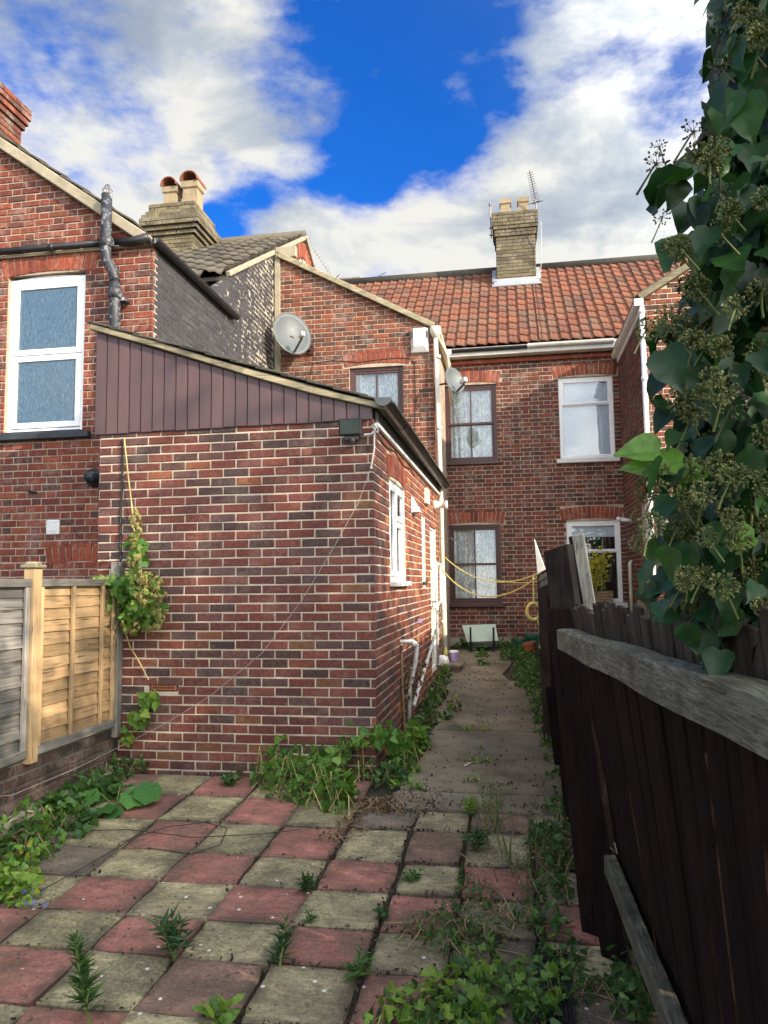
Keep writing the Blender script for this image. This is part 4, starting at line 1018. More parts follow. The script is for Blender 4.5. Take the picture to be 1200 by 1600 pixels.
bh = [(c0[0]-BX0, c1[0]-BX0, c0[2]+.06, onY(740, 601, YB)[2]), (l0[0]-BX0, l1[0]-BX0, l0[2]+.05, onY(745, 820, YB)[2])]
wall(mh, BK, (BX0, YB, 0), EX, -EY, PT-BX0, lambda s: 5.93, M_BACK, M_MORD, holes=bh, arches=[(h[0]-.08, h[1]+.08, h[3]+.02, h[3]+.235) for h in bh], z0=.6, zref=.2+.045, name='back_wall')
BK.flush(mh)
window(mh, (WL, YW, 0), EX, -EY, wx0, wx1, wz0, wz1, 'brown', .05)
for h in bh: window(mh, (BX0, YB, 0), EX, -EY, *h, 'brown', .05, sill=(M_BROWN, .06, .06, .05))
mb = MB(); mb.box((-.7, YB-.015, .76), (.6, .02, .07), None, .005); mb.build('plinth_render', M_CEM, mh)
# wing verge, roof, joint strip, pipe
mb = MB(); mb.bar((WL-.02, YW-.06, zv0+.02), (WRX+.03, YW-.06, zv1+.0), .06, .085, ch=.008); mb.build('verge_board', M_VERGE, mh)
mb = MB(); mb.prism([(WL-.05, YW-.06, zv0+.075), (WRX+.06, YW-.06, zv1+.055), (WRX+.06, YW-.06, zv1+.035), (WL-.05, YW-.06, zv0+.055)], (0, 3.0, 0)); mb.build('wing_roof', M_SLATE, mh)
mb = MB(); mb.box((WL-.045, YW-.01, (zv0+2.9)/2+.1), (.045, .03, (zv0-2.9)/2+.05), None, .005); mb.box((WL+.1, YW-.01, zv0+.06), (.17, .05, .09), None, .01); mb.build('cement_joint', M_CEM, mh)
pX = onY(688, 700, 11.42)[0]; mb = MB(); mb.tube([(pX+.0, 11.42, .62), (pX-.005, 11.42, 3.1), (pX-.04, 11.42, 5.55)], .034, 12)
mb.tube([(pX+.01, 11.42, .62), (pX, 11.42, 1.9)], .042, 12)
for z in (5.2, 4.1, 3.0, 1.9, 1.2): mb.tube([(pX-.01, 11.42, z), (pX-.01, 11.42, z+.05)], .043, 12)
mb.build('downpipe', M_CREAM, mh, smooth=True)
mb = MB(); mb.lathe((pX-.04, 11.42, 5.52), [(.04, 0), (.07, .06), (.085, .09), (.085, .17)], 12); mb.tube([(pX-.03, 11.5, 5.6), (pX+.05, 12.2, 5.5), (pX+.06, 12.4, 5.35), (pX+.04, 13.3, 4.9)], .028, 8); mb.build('rainwater_head', M_CREAM, mh, smooth=True)
half = MB(); half_round(half, (WRX+.07, 11.4, 5.68), (WRX+.07, 13.5, 5.68), .055); half.build('gutter', M_CREAM, mh)
# main roof
RE, RR_ = (13.36, 5.97), (16.8, 8.66)
mb = MB(); mb.prism([(-4.2, RE[0]+.05, RE[1]-.02), (PT, RE[0]+.05, RE[1]-.02), (PT, RR_[0], RR_[1]-.03), (-4.2, RR_[0], RR_[1]-.03)], (0, 0, -.06)); mb.prism([(-4.2, RR_[0], RR_[1]-.03), (PT, RR_[0], RR_[1]-.03), (PT, 20, 6.0), (-4.2, 20, 6.0)], (0, 0, -.06)); mb.build('roof_deck', M_PAN, mh)
zwing = lambda x: zv0+(zv1-zv0)*(x-WL)/(WRX-WL)
tile_roof(mh, 'pantile', M_PAN, -3.7, PT, RE, RR_, .186, .345, keep=lambda x, y, z: x > WRX-.1 or z > zwing(x)-.55)
mb = MB(); mb.tube([(-4.2, RR_[0], RR_[1]+.02), (PT, RR_[0], RR_[1]+.02)], .11, 10); mb.build('ridge_tile', M_GTILE, mh, smooth=True)
mb = MB(); half_round(mb, (WRX+.15, 13.33, 5.9), (.32, 13.33, 5.9), .055, side=-EY); mb.build('gutter', M_BLACK, mh)
mb = MB(); mb.box(((WRX+PT)/2, 13.45, 5.86), ((PT-WRX)/2, .09, .075), None, .005); mb.build('fascia_board', M_PVCD, mh)
mb = MB(); mb.box(((WRX+PT)/2, 13.57, 5.72), ((PT-WRX)/2, .03, .03), None, .003); mb.build('brick_string_course', M_ARCH, mh)
ch = onY(807, 440, 16.2); zt_ = onY(807, 341, 16.2)[2]
chm = chimney(mh, 'chimney', ch[0], 16.35, ch[2]-.35, zt_, .82, .7, M_YEL, corb=[(zt_-.52, .03), (zt_-.375, .055), (zt_-.3, .07)], pots=[(-.19, .24, .50, M_POT, False), (.19, .24, .50, M_POT, False)], leadz=8.03)
# ================================================================== RIGHT HOUSE
rh = thing('brick_house', 'red brick right-hand house with white windows and projecting rear wing', 'house', (1.8, 13, zg(13)))
BK = Bricks()
w0 = onY(876, 716, YB); w1 = onY(962, 716, YB); v0 = onY(889, 944, YB); v1 = onY(974, 944, YB)
rhh = [(w0[0]-PT, w1[0]-PT, onY(920, 716, YB)[2]-.0, onY(920, 588, YB)[2]), (v0[0]-PT, v1[0]-PT, onY(930, 942, YB)[2], onY(930, 813, YB)[2])]
wall(rh, BK, (PT, YB, 0), EX, -EY, XR-PT, lambda s: 5.93, M_BACK, M_MORD, holes=rhh, arches=[(h[0]-.1, min(h[1]+.1, XR-PT-.02), h[3]+.015, h[3]+.225) for h in rhh], z0=.6, zref=.2+.045, name='back_wall')
YR = 10.95
sy0, sy1 = onX(1003, 800, XR)[1], onX(1016, 800, XR)[1]
hh = [(YB-sy0, YB-sy1, 1.82, 2.92)]
wall(rh, BK, (XR, YB, 0), -EY, -EX, YB-YR, lambda s: 5.70, M_BACK, M_MORD, holes=hh, arches=[(hh[0][0]-.08, hh[0][1]+.08, 2.94, 3.15)], z0=.6, zref=.2+.045, name='wing_side_wall')
wall(rh, BK, (XR, YR, 0), EX, -EY, 3.2, lambda s: 5.72+min(s, 3.2-s)*.6, bx0=.11, m=M_MID, mortar=M_MOR, z0=.4, zref=.2+.045, name='wing_end_wall')
BK.flush(rh)
window(rh, (PT, YB, 0), EX, -EY, *rhh[0], 'white_hung', .05, split=.67, blind=0., sill=(M_PVCD, .075, .06, .07))
window(rh, (PT, YB, 0), EX, -EY, *rhh[1], 'white_hung', .05, split=.62, blind=.78, sill=(M_PVCD, .09, .08, .07))
window(rh, (XR, YB, 0), -EY, -EX, *hh[0], 'white_hung', .05, blind=.0, sill=(M_PVCD, .06, .05, .04))
mb = MB(); mb.prism([(PT, RE[0]+.05, RE[1]-.02), (6.5, RE[0]+.05, RE[1]-.02), (6.5, RR_[0], RR_[1]-.03), (PT, RR_[0], RR_[1]-.03)], (0, 0, -.06)); mb.prism([(PT, RR_[0], RR_[1]-.03), (6.5, RR_[0], RR_[1]-.03), (6.5, 20, 6.0), (PT, 20, 6.0)], (0, 0, -.06)); mb.build('roof_deck', M_PAN, rh)
tile_roof(rh, 'pantile', M_PAN, PT+.01, 5.2, RE, RR_, .186, .345, keep=lambda x, y, z: x < XR or z > 5.72+(x-XR)*.62-.5)
mb = MB(); mb.tube([(PT, RR_[0], RR_[1]+.02), (6.5, RR_[0], RR_[1]+.02)], .11, 10); mb.build('ridge_tile', M_GTILE, rh, smooth=True)
mb = MB(); mb.box(((XR+PT)/2, 13.45, 5.86), ((XR-PT)/2, .09, .075), None, .005); mb.build('fascia_board', M_PVCD, rh)
mb = MB(); half_round(mb, (.325, 13.31, 5.915), (XR-.1, 13.31, 5.915), .06, side=-EY); mb.build('gutter', M_PVCD, rh)
mb = MB(); mb.box(((XR+PT)/2, 13.57, 5.72), ((XR-PT)/2, .03, .03), None, .003); mb.build('brick_string_course', M_ARCH, rh)
mb = MB(); mb.bar((XR-.06, YR-.06, 5.74), (XR+1.6, YR-.06, 5.74+1.66*.6), .07, .09, ch=.008); mb.build('verge_board', M_VERGE, rh)
mb = MB(); mb.prism([(XR-.1, YR-.08, 5.78), (XR+1.6, YR-.08, 5.78+1.7*.6), (XR+3.3, YR-.08, 5.78), (XR+3.3, YR-.08, 5.76), (XR+1.6, YR-.08, 5.76+1.7*.6), (XR-.1, YR-.08, 5.76)], (0, 3.2, 0)); mb.build('wing_roof', M_SLATE, rh)
mb = MB(); half_round(mb, (XR-.07, YR-.1, 5.68), (XR-.07, 13.5, 5.68), .06); mb.box((XR-.07, YR-.105, 5.66), (.062, .01, .05)); mb.build('gutter', M_PVCD, rh)
mb = MB(); mb.box((XR-.02, 12.2, 5.62), (.014, 1.3, .07), None, .004); mb.build('fascia_board', M_PVC, rh)
dx = XR-.03; mb = MB(); mb.tube([(dx, YR-.07, 5.62), (dx, YR-.07, 3.3), (dx, YR-.07, .7)], .036, 12)
for z in (5.5, 4.55, 3.0, 2.0): mb.tube([(dx, YR-.07, z), (dx, YR-.07, z+.06)], .045, 12)
mb.lathe((dx, YR-.07, 3.12), [(.04, 0), (.075, .08), (.08, .16), (.045, .18)], 12); mb.build('downpipe', M_PVC, rh, smooth=True)
mb = MB(); a = onY(988, 815, 13.0); mb.tube([(XR, 12.8, a[2]), (XR-.18, 12.8, a[2]+.03)], .03, 8); mb.tube([(XR-.18, 12.8, a[2]+.03), (XR-.23, 12.8, a[2]+.03)], .04, 8); mb.build('overflow_pipe', M_PVC, rh, smooth=True)
a = onY(989, 880, 12.9); b = onY(990, 958, 12.9); mb = MB(); mb.tube([(XR-.04, 12.9, b[2]-.3), (XR-.04, 12.9, a[2]), (XR, 12.9, a[2]+.04)], .03, 8); mb.build('waste_pipe', M_CREAM, rh, smooth=True)
mb = MB(); a = onY(1052, 960, YR-.06); mb.tube([(a[0], YR-.07, 2.6), (a[0], YR-.07, .7)], .045, 10); mb.build('soil_pipe', M_PVC, rh, smooth=True)
#@@PART3
M_SOILW = simple('dirty_mortar', (.13, .115, .09), .95, var=.3, sc=8, bump=.5)
# ================================================================== THINGS FIXED TO THE HOUSES
def dish(label, c, ax_, r, face, arm=.5, mirror=1, group='satellite dishes'):
    """c: centre of the dish; face: direction it looks"""
    t = thing('satellite_dish', label, 'satellite dish', c, group); f = np.array(face, float); f /= np.linalg.norm(f)
    x = np.cross(f, EZ); x /= np.linalg.norm(x); z = np.cross(x, f); c = np.array(c, float)
    V = []; F = []; seg = 28; rings = 7
    for side in (0, 1):
        for i in range(rings+1):
            rr = r*i/rings
            for k in range(seg):
                a = 2*math.pi*k/seg; V.append(c+x*math.cos(a)*rr*.92+z*math.sin(a)*rr-f*(.07*r/.3*(1-(i/rings)**2)*1.0+side*.006))
    o = (rings+1)*seg
    for i in range(rings):
        for k in range(seg):
            k2 = (k+1) % seg; F.append((i*seg+k, i*seg+k2, (i+1)*seg+k2, (i+1)*seg+k)); F.append((o+i*seg+k2, o+i*seg+k, o+(i+1)*seg+k, o+(i+1)*seg+k2))
    for k in range(seg): F.append((rings*seg+k, rings*seg+(k+1) % seg, o+rings*seg+(k+1) % seg, o+rings*seg+k))
    mesh_obj('reflector', V, F, M_GREYM, t, smooth=True)
    low = c-z*r*.93; fo = c+f*r*.85-z*r*.62; mb = MB(); mb.bar(low-f*.04, fo, .025, .03, ch=.004); am = mb.build('arm', M_ALU, t)
    mb = MB(); mb.box(fo+z*.045, (.03, .045, .035), (x, f, z), .008); mb.lathe(fo+z*.05-f*.05, [(.03, 0), (.034, .03)], 10, (x, z, -f)); mb.build('receiver', M_PVCD, t)
    return t, c, f, x, z, low
dc = onY(457, 521, 11.12)
t, c, f, x, z, low = dish('large grey oval satellite dish casting a shadow on the black-painted wall', dc, None, .35, (.66, -.72, .20))
br = onY(487, 548, YW); mb = MB(); mb.tube([c-f*.09, (br[0]-.02, YW-.1, br[2]), (br[0], YW-.02, br[2])], .02, 8); mb.box((br[0], YW-.02, br[2]), (.04, .02, .07)); mb.build('bracket', M_BROWN, t)
dc = onY(711, 594, 11.32)
t, c, f, x, z, low = dish('small pale satellite dish on the cream downpipe between the brick walls', dc, None, .21, (.72, -.64, .22))
mb = MB(); mb.tube([c-f*.08, (pX, 11.46, dc[2]-.02)], .016, 8); mb.build('bracket', M_ALU, t)
ab_ = onY(656, 534, YW); a = .135
t = thing('alarm_box', 'white alarm box on the brick wall under the sloping verge', 'alarm box', (ab_[0], YW, ab_[2]-.2))
mb = MB(); V = [(-.14, 0, -.19), (.14, 0, -.19), (.14, 0, .19), (-.14, 0, .19), (-.13, -.05, -.18), (.13, -.05, -.18), (.13, -.06, .185), (-.13, -.06, .185), (-.085, -.1, -.10), (.085, -.1, -.10), (.085, -.11, .18), (-.085, -.11, .18)]
mb.add([np.array(v)+np.array((ab_[0], YW-.008, ab_[2])) for v in V], [(8, 9, 10, 11), (4, 5, 9, 8), (5, 6, 10, 9), (6, 7, 11, 10), (7, 4, 8, 11), (0, 1, 5, 4), (1, 2, 6, 5), (2, 3, 7, 6), (3, 0, 4, 7)]); mb.build('cover', M_PVCD, t)
mb = MB()
for sx in (-1, 1):
    for k in range(5): mb.box((ab_[0]+sx*.108, YW-.092, ab_[2]+.13-k*.022), (.017, .012, .003), ((.9, -sx*.45 if 0 else 0, 0), EY, EZ))
mb.build('slots', M_BLACK, t)
# cable over the window arch
pts = [onY(x_, y_, YW-.015) for x_, y_ in ((485, 585), (489, 568), (520, 563), (560, 566), (590, 562), (620, 559), (641, 560), (648, 566), (649, 620), (648, 700))]
mb = MB(); mb.tube(pts, .006, 5); mb.build('wall_cable', M_CABLE, None, label='thin black cable looping over the window arch from the large dish', cat='cable')
# floodlight
fl = onY(548, 667, YF-.14)
t = thing('floodlight', 'black halogen floodlight with motion sensor under the brown boards', 'floodlight', (fl[0], YF, fl[2]-.1))
fx, fz = EX, EZ*math.cos(.2)-EY*math.sin(.2); fy = np.cross(fz, fx)
mb = MB(); mb.box(fl, (.092, .035, .068), (fx, fy, fz), .008); mb.build('housing', M_BLACK, t)
mb = MB(); mb.box(fl-fy*.037, (.078, .003, .054), (fx, fy, fz), .001); mb.build('lens', mat('floodlight_lens', lambda t, b: (t.set(b.inputs['Base Color'], (.05, .065, .06, 1)), t.set(b.inputs['Roughness'], .12))), t)
mb = MB(); mb.box(fl-np.array((0, -.05, .085)), (.055, .05, .02), None, .004); mb.lathe(fl-np.array((-.01, .0, .135)), [(.022, 0), (.026, .02), (.024, .04)], 12); mb.box((fl[0]+.02, YF-.03, fl[2]-.05), (.03, .04, .03)); mb.build('sensor', M_BLACK, t)
mb = MB(); mb.tube([(fl[0]+.09, YF-.05, fl[2]-.05), (fl[0]+.15, YF-.04, fl[2]-.045), (fl[0]+.19, YF-.03, fl[2]+.01), (fl[0]+.2, YF-.02, fl[2]+.04)], .006, 6); mb.build('cable', M_PVC, t)
# white rope tied at the corner, long grey string to the ground on the left
p0 = onY(585, 672, YF-.05); p1 = onY(580, 730, YF-.03)
mb = MB(); mb.tube([p0+np.array((0, 0, .05)), p0, (p0+p1)/2+np.array((.012, 0, 0)), p1], .007, 6); mb.lathe(p1-np.array((0, 0, .02)), [(.004, 0), (.013, .012), (.004, .035)], 8)
mb.tube([p0+np.array((.02, 0, -.02)), p0+np.array((-.02, -.03, .03)), p0+np.array((.03, -.03, .06)), p0+np.array((.03, .0, -.02))], .006, 6)
mb.build('rope', M_STRING, None, label='short pale rope knotted at the top corner of the extension', cat='rope')
pts = [p1]+[onY(x_, y_, YF-.04) for x_, y_ in ((560, 785), (520, 858), (470, 940), (410, 1020), (330, 1086), (260, 1130), (200, 1160))]+[atD(120, 1200, 5.2), atD(20, 1242, 4.3), atD(-60, 1250, 3.9)]
mb = MB(); mb.tube(pts, .0019, 4); mb.build('string', simple('dull_string', (.42, .39, .35), .8), None, label='thin grey string running slack from extension corner down to the left fence', cat='string')
# aerials
def aerial(label, base, h, scale, tilt, d=(1, .3, .15), group='television aerials', n=12):
    t = thing('television_aerial', label, 'aerial', base, group); b = np.array(base, float); top = b+EZ*h+EX*tilt
    mb = MB(); mb.tube([b, top], .013, 6); mb.build('mast', M_ALU, t)
    d = np.array(d, float); d /= np.linalg.norm(d); x = np.cross(d, EZ); x /= np.linalg.norm(x); z = np.cross(x, d)
    m = MB(); m.tube([top-d*.15*scale, top+d*.8*scale], .010, 5)
    for i in range(n): p = top+d*(-.05+.84*i/n)*scale; m.tube([p-x*.13*scale*(1-.3*i/n), p+x*.13*scale*(1-.3*i/n)], .006, 4)
    for s_ in (-1, 1): 
        for q in (-1, 0, 1): m.tube([top-d*.12*scale+z*s_*.12*scale-x*.16*scale+z*q*.03, top-d*.12*scale+z*s_*.12*scale+x*.16*scale+z*q*.03], .006, 4)
    m.build('element_array', M_ALU, t); return t
cb = onY(838, 325, 16.2)
aerial('tall yagi aerial strapped to the right side of the main chimney', (cb[0], 16.1, cb[2]-.25), .42, .72, -.02, (-.2, -.35, .95), n=13)
lp = onY(768, 372, 16.2); t = thing('aerial_pole', 'bare aerial pole bracketed to the left side of the main chimney', 'pole', (lp[0], 16.1, lp[2]-.0))
mb = MB(); mb.tube([(lp[0], 16.1, lp[2]-.05), (lp[0]-.01, 16.1, lp[2]+.72)], .014, 6); mb.lathe((lp[0]-.01, 16.1, lp[2]+.68), [(.028, 0), (.028, .05)], 8); mb.build('mast', M_ALU, t)
for z_ in (.02, .18): mb = MB(); mb.box((lp[0]+.05, 16.1, lp[2]+z_), (.09, .02, .012)); mb.build('bracket', M_ALU, t)
a1 = onY(517, 441, 24); aerial('small aerial just right of the grey roof gable', (a1[0], 24, a1[2]-1), 1.25, 1.3, 0, (-.5, -.3, .8), n=9)
a2 = onY(574, 452, 26); aerial('smallest aerial showing above the orange roof ridge', (a2[0], 26, a2[2]-1), 1.2, 1.0, 0, (.9, -.3, .35), n=7)
a3 = onY(545, 442, 25); t = thing('distant_chimney', 'small distant chimney stack peeping over the orange roof ridge', 'chimney', (a3[0], 25, 8)); 
mb = MB(); mb.box((a3[0], 25, a3[2]-1.5), (.42, .3, 1.5), None, .02); mb.box((a3[0], 25, a3[2]), (.47, .35, .06), None, .02); mb.build('stack', M_YEL, t)
mb = MB(); mb.box((a3[0], 25, a3[2]-3.5), (2, 2, 1.0)); mb.build('wall', M_BACK, t)
mb = MB(); pts = [onY(845, 345, 15.8), onY(846, 380, 15.9), onY(845, 425, 15.9)]; mb.tube(pts, .006, 4); mb.build('aerial_cable', M_STRING, None, label='thin cable hanging down the right side of the main chimney', cat='cable')
# clothes line and rope coil
def sag(p, q, s, n=14): p = np.array(p); q = np.array(q); return [p+(q-p)*t-EZ*s*4*t*(1-t) for t in np.linspace(0, 1, n)]
Pa = onY(692, 868, 11.3); Pb = onY(692, 892, 11.3); Q1 = atD(855, 889, 8.0); Q2 = atD(838, 897, 9.3)
t = thing('clothes_line', 'yellow washing line strung twice between the downpipe and the dark fence post', 'clothes line', Pa)
mb = MB(); mb.tube(sag(Pa, Q2+EZ*.0, .22), .008, 5); mb.tube(sag(Pb, Q1, .33), .009, 5); mb.tube([Q2, atD(848, 893, 8.4), Q1+np.array((.05, -.1, .01))], .01, 5); mb.build('line', M_ROPE, t)
mb = MB(); mb.tube(sag(onY(775, 906, 11), atD(845, 908, 8.8), .03), .005, 5); mb.build('thin_line', M_ROPE, t)
ct = atD(834, 955, 8.8); t = thing('rope_coil', 'cream rope coil hanging from the fence beside the path', 'rope', ct)
mb = MB(); 
for k in range(2): mb.tube([ct+EX*math.cos(a)*(.072+.01*k)+EZ*math.sin(a)*(.09+.01*k)+EY*.012*k for a in np.linspace(0, 6.283, 22)], .014, 6)
mb.tube([ct+EZ*.09, atD(833, 900, 8.8)], .008, 5); mb.tube([ct+np.array((.03, 0, -.08)), ct+np.array((.08, 0, -.25)), ct+np.array((.05, 0, -.42))], .006, 5); mb.build('coil', M_ROPE, t)
# wire hook on the extension end
hk = onY(700, 843, 10.6); mb = MB(); mb.tube([onX(683, 840, XS+.02), hk-EX*.02, hk+EX*.04+EZ*.02, hk+EX*.08-EZ*.02, hk+EX*.12+EZ*.02], .004, 4); mb.build('wire_hook', M_ALU, None, label='bent wire hook sticking out beside the downpipe', cat='hook')
# things standing at the end of the path
def onYg(x, y): p = onG(x, y); return p
zb_ = zg(13.2)
t = thing('enamel_trough', 'pale green trough on black legs under the lower brown window', 'trough', (onY(750, 1020, 13.0)[0], 13.0, zb_))
tl, tr = onY(722, 977, 13.1), onY(774, 975, 13.1); bl, br2 = onY(730, 1003, 12.85), onY(779, 1001, 12.85)
mb = MB(); mb.prism([tl, tr, br2, bl], (0, .02, -.02)); mb.prism([bl, br2, onY(772, 1008, 12.95), onY(738, 1008, 12.95)], (0, .02, -.01)); mb.prism([tl, bl, bl+np.array((.05, .3, -.1)), tl+np.array((.03, .2, -.1))], (.01, 0, 0)); mb.build('tray', M_PALEM, t)
for x_ in (735, 771):
    mb = MB(); a = onY(x_, 980, 12.8); b = onY(x_+1, 1026, 12.8); b[2] = zb_-.01; mb.tube([a, (a+b)/2, b], .018, 6); mb.tube([b+EZ*.02, b+np.array((.04, .25, .28))], .014, 6); mb.build('leg', M_BLACK, t)
mb = MB(); mb.tube([onY(735, 1010, 12.85), onY(772, 1010, 12.85)], .014, 6); mb.build('crossbar', M_BLACK, t)
def pot(name, label, x, y, r, h, m, group=None, Y=None, tilt=0):
    p = onG(x, y); t = thing(name, label, 'plant pot', (p[0], p[1], zg(p[1])), group)
    A = (EX*math.cos(tilt)+EZ*math.sin(tilt), EY, EZ*math.cos(tilt)-EX*math.sin(tilt))
    mb = MB(); mb.lathe((p[0], p[1], zg(p[1])), [(r*.72, 0), (r*.92, h*.72), (r*.97, h*.74), (r*1.08, h*.76), (r*1.1, h), (r*.98, h), (r*.9, h*.8)], 18, A, caps=False); mb.build('pot', m, t, smooth=False)
    mb = MB(); mb.lathe((p[0], p[1], zg(p[1])), [(r*.95, h*.82), (r*.9, h*.83)], 18, A); mb.build('compost', M_SOIL, t); return t
pot('plant_pot', 'orange plastic plant pot tipped beside the dark fence', 829, 1020, .105, .17, M_TERRA, tilt=.15)
pot('plant_pot', 'green plastic plant pot left of the orange one', 812, 1014, .10, .16, M_GRPL)
pot('plant_pot', 'green plastic trough pot behind the orange pot', 832, 1010, .13, .2, M_GRPL)
p = onG(693, 1064); t = thing('brick_step', 'low loose brick step at the foot of the cream downpipe', 'step', (p[0], p[1], zg(p[1])))
p = np.array((-.87, 10.95, zg(10.9)))
for k in range(3):
    for j in range(2): mb = MB(); mb.box(p+np.array((-.09+j*.115, .03+k*.23-.1, .035)), (.052, .107, .033), (EX, EY, EZ), .006); mb.build('brick', M_BACK, t)
mb = MB(); mb.box(p+np.array((-.03, .16, .088)), (.15, .30, .02), None, .008); mb.build('slab', M_CONC, t)
q = p+np.array((-.03, .25, .11))
t = thing('tub', 'small lidded white and purple tub on the brick step', 'tub', q); mb = MB(); mb.lathe(q, [(.055, 0), (.068, .1), (.068, .125)], 16); mb.build('body', M_PURP, t, smooth=False)
mb = MB(); mb.lathe(q+EZ*.125, [(.075, 0), (.075, .02), (.06, .03)], 16); mb.build('lid', M_PVCD, t)
q2 = q+np.array((-.12, .05, 0)); t = thing('bottle', 'yellow squeeze bottle next to the tub', 'bottle', q2); mb = MB(); mb.lathe(q2, [(.035, 0), (.038, .12), (.02, .16), (.012, .2)], 12); mb.build('bottle_body', M_ROPE, t, smooth=True)
q3 = q+np.array((-.13, -.22, -.02)); t = thing('plastic_bag', 'crumpled clear plastic bag on the brick step', 'bag', q3); mb = MB(); V = []; 
mb.lathe(q3, [(.07, 0), (.085, .04), (.07, .09), (.03, .13)], 9); 
mb.v = [tuple(np.array(v)+NR.normal(size=3)*.012) for v in mb.v]; mb.build('bag', M_PVCD, t)
st = onG(733, 1196); mb = MB(); mb.tube([st+np.array((-.035, -.07, .012)), st+np.array((.0, 0, .016)), st+np.array((.03, .07, .014))], [.007, .006, .004], 6); mb.build('peeled_stick', M_PVCD, None, label='short pale stick lying on the concrete path', cat='stick')

# ================================================================== LEFT FENCE
XF = -3.31
fw = thing('low_brick_wall', 'low mossy brick wall under the left timber fence', 'wall', (XF-.05, 4.2, zg(4.2)))
BK = Bricks(); wall(fw, BK, (XF-.0, 1.6, 0), EY, EX, YF-1.6-.02, lambda s: .66, M_MOSSB, M_SOILW, z0=-.05, zref=.045, bond='stretcher'); BK.flush(fw)
yp = 4.87
def lap_panel(label, y0, y1, mb_m, mf_m, zt_, zb_):
    t = thing('lapped_fence', label, 'fence panel', (XF, (y0+y1)/2, zb_), 'lapped timber fence panels'); n = 13; hh = (zt_-zb_-.05)/n
    for i in range(n):
        z = zb_+.03+i*hh; mb = MB(); nn = 5; V = []; 
        jit = [RN.uniform(-.006, .006) for _ in range(nn+1)]; off = RN.uniform(-.003, .003)
        for k in range(nn+1):
            y = y0+(y1-y0)*k/nn; V += [(XF+.012+off, y, z+jit[k]), (XF-.004+off, y, z+hh*1.22)]
        F = [(2*k, 2*k+2, 2*k+3, 2*k+1) for k in range(nn)]
        W_ = [(v[0]-.009, v[1], v[2]) for v in V]; m = len(V)
        F += [(q[3]+m, q[2]+m, q[1]+m, q[0]+m) for q in F]; F += [(2*k, 2*k+m, 2*k+2+m, 2*k+2) for k in range(nn)]
        mb.add(V+W_, F); mb.build('lap_board', mb_m, t)
    for y in (y0+.02, y1-.02): mb = MB(); mb.box((XF+.022, y, (zt_+zb_)/2), (.012, .022, (zt_-zb_)/2), None, .003); mb.build('batten', mf_m, t)
    L = y1-y0
    for k in (.40, .80):
        y = y0+L*k; mb = MB(); mb.box((XF+.026, y, (zt_+zb_)/2), (.013, .017, (zt_-zb_)/2-.03), None, .003); mb.build('batten', mf_m, t)
    mb = MB(); mb.box((XF+.01, (y0+y1)/2, zt_-.01), (.032, L/2+.005, .028), None, .005); mb.build('capping_rail', M_GRW, t)
    mb = MB(); mb.box((XF+.012, (y0+y1)/2, zb_+.0), (.028, L/2+.005, .032), None, .005); mb.build('bottom_rail', M_GRW, t)
lap_panel('tan new-looking lapped fence panel between the pale post and the brick extension', yp+.06, YF-.11, M_TAN, M_TANV, 1.86, .70)
lap_panel('weathered grey lapped fence panel at the left edge', yp-1.83, yp-.06, M_GRW, M_GRWV, 1.86, .70)
lap_panel('further weathered grey lapped panel nearer the viewer', yp-3.7, yp-1.93, M_GRW, M_GRWV, 1.84, .68)
t = thing('fence_post', 'pale orange fence post with a flat cap between two lapped panels', 'fence post', (XF, yp, .6), 'timber fence posts')
mb = MB(); mb.box((XF+.01, yp, 1.29), (.042, .045, .66), None, .004); mb.build('shaft', M_TANV, t); mb = MB(); mb.box((XF+.01, yp, 1.965), (.062, .062, .012), None, .005); mb.box((XF+.01, yp, 1.985), (.04, .04, .012), None, .008); mb.build('cap', M_VERGE, t)
t = thing('fence_post', 'grey fence post against the brick extension, wrapped in hops', 'fence post', (XF, YF-.07, .6), 'timber fence posts')
mb = MB(); mb.box((XF+.01, YF-.06, 1.3), (.04, .042, .72), None, .006); mb.build('shaft', M_GRWV, t)
t = thing('fence_post', 'grey post between the two weathered left panels', 'fence post', (XF, yp-1.88, .6), 'timber fence posts'); mb = MB(); mb.box((XF+.01, yp-1.88, 1.28), (.042, .045, .66), None, .004); mb.build('shaft', M_GRWV, t)
t = thing('concrete_edging', 'rough concrete gravel board at the foot of the left fence', 'edging', (XF, 5, .3)); mb = MB(); mb.box((XF+.05, 4.0, .2), (.035, 2.05, .14), (EX, EY, EZ), .01); mb.build('board', M_CEM, t)

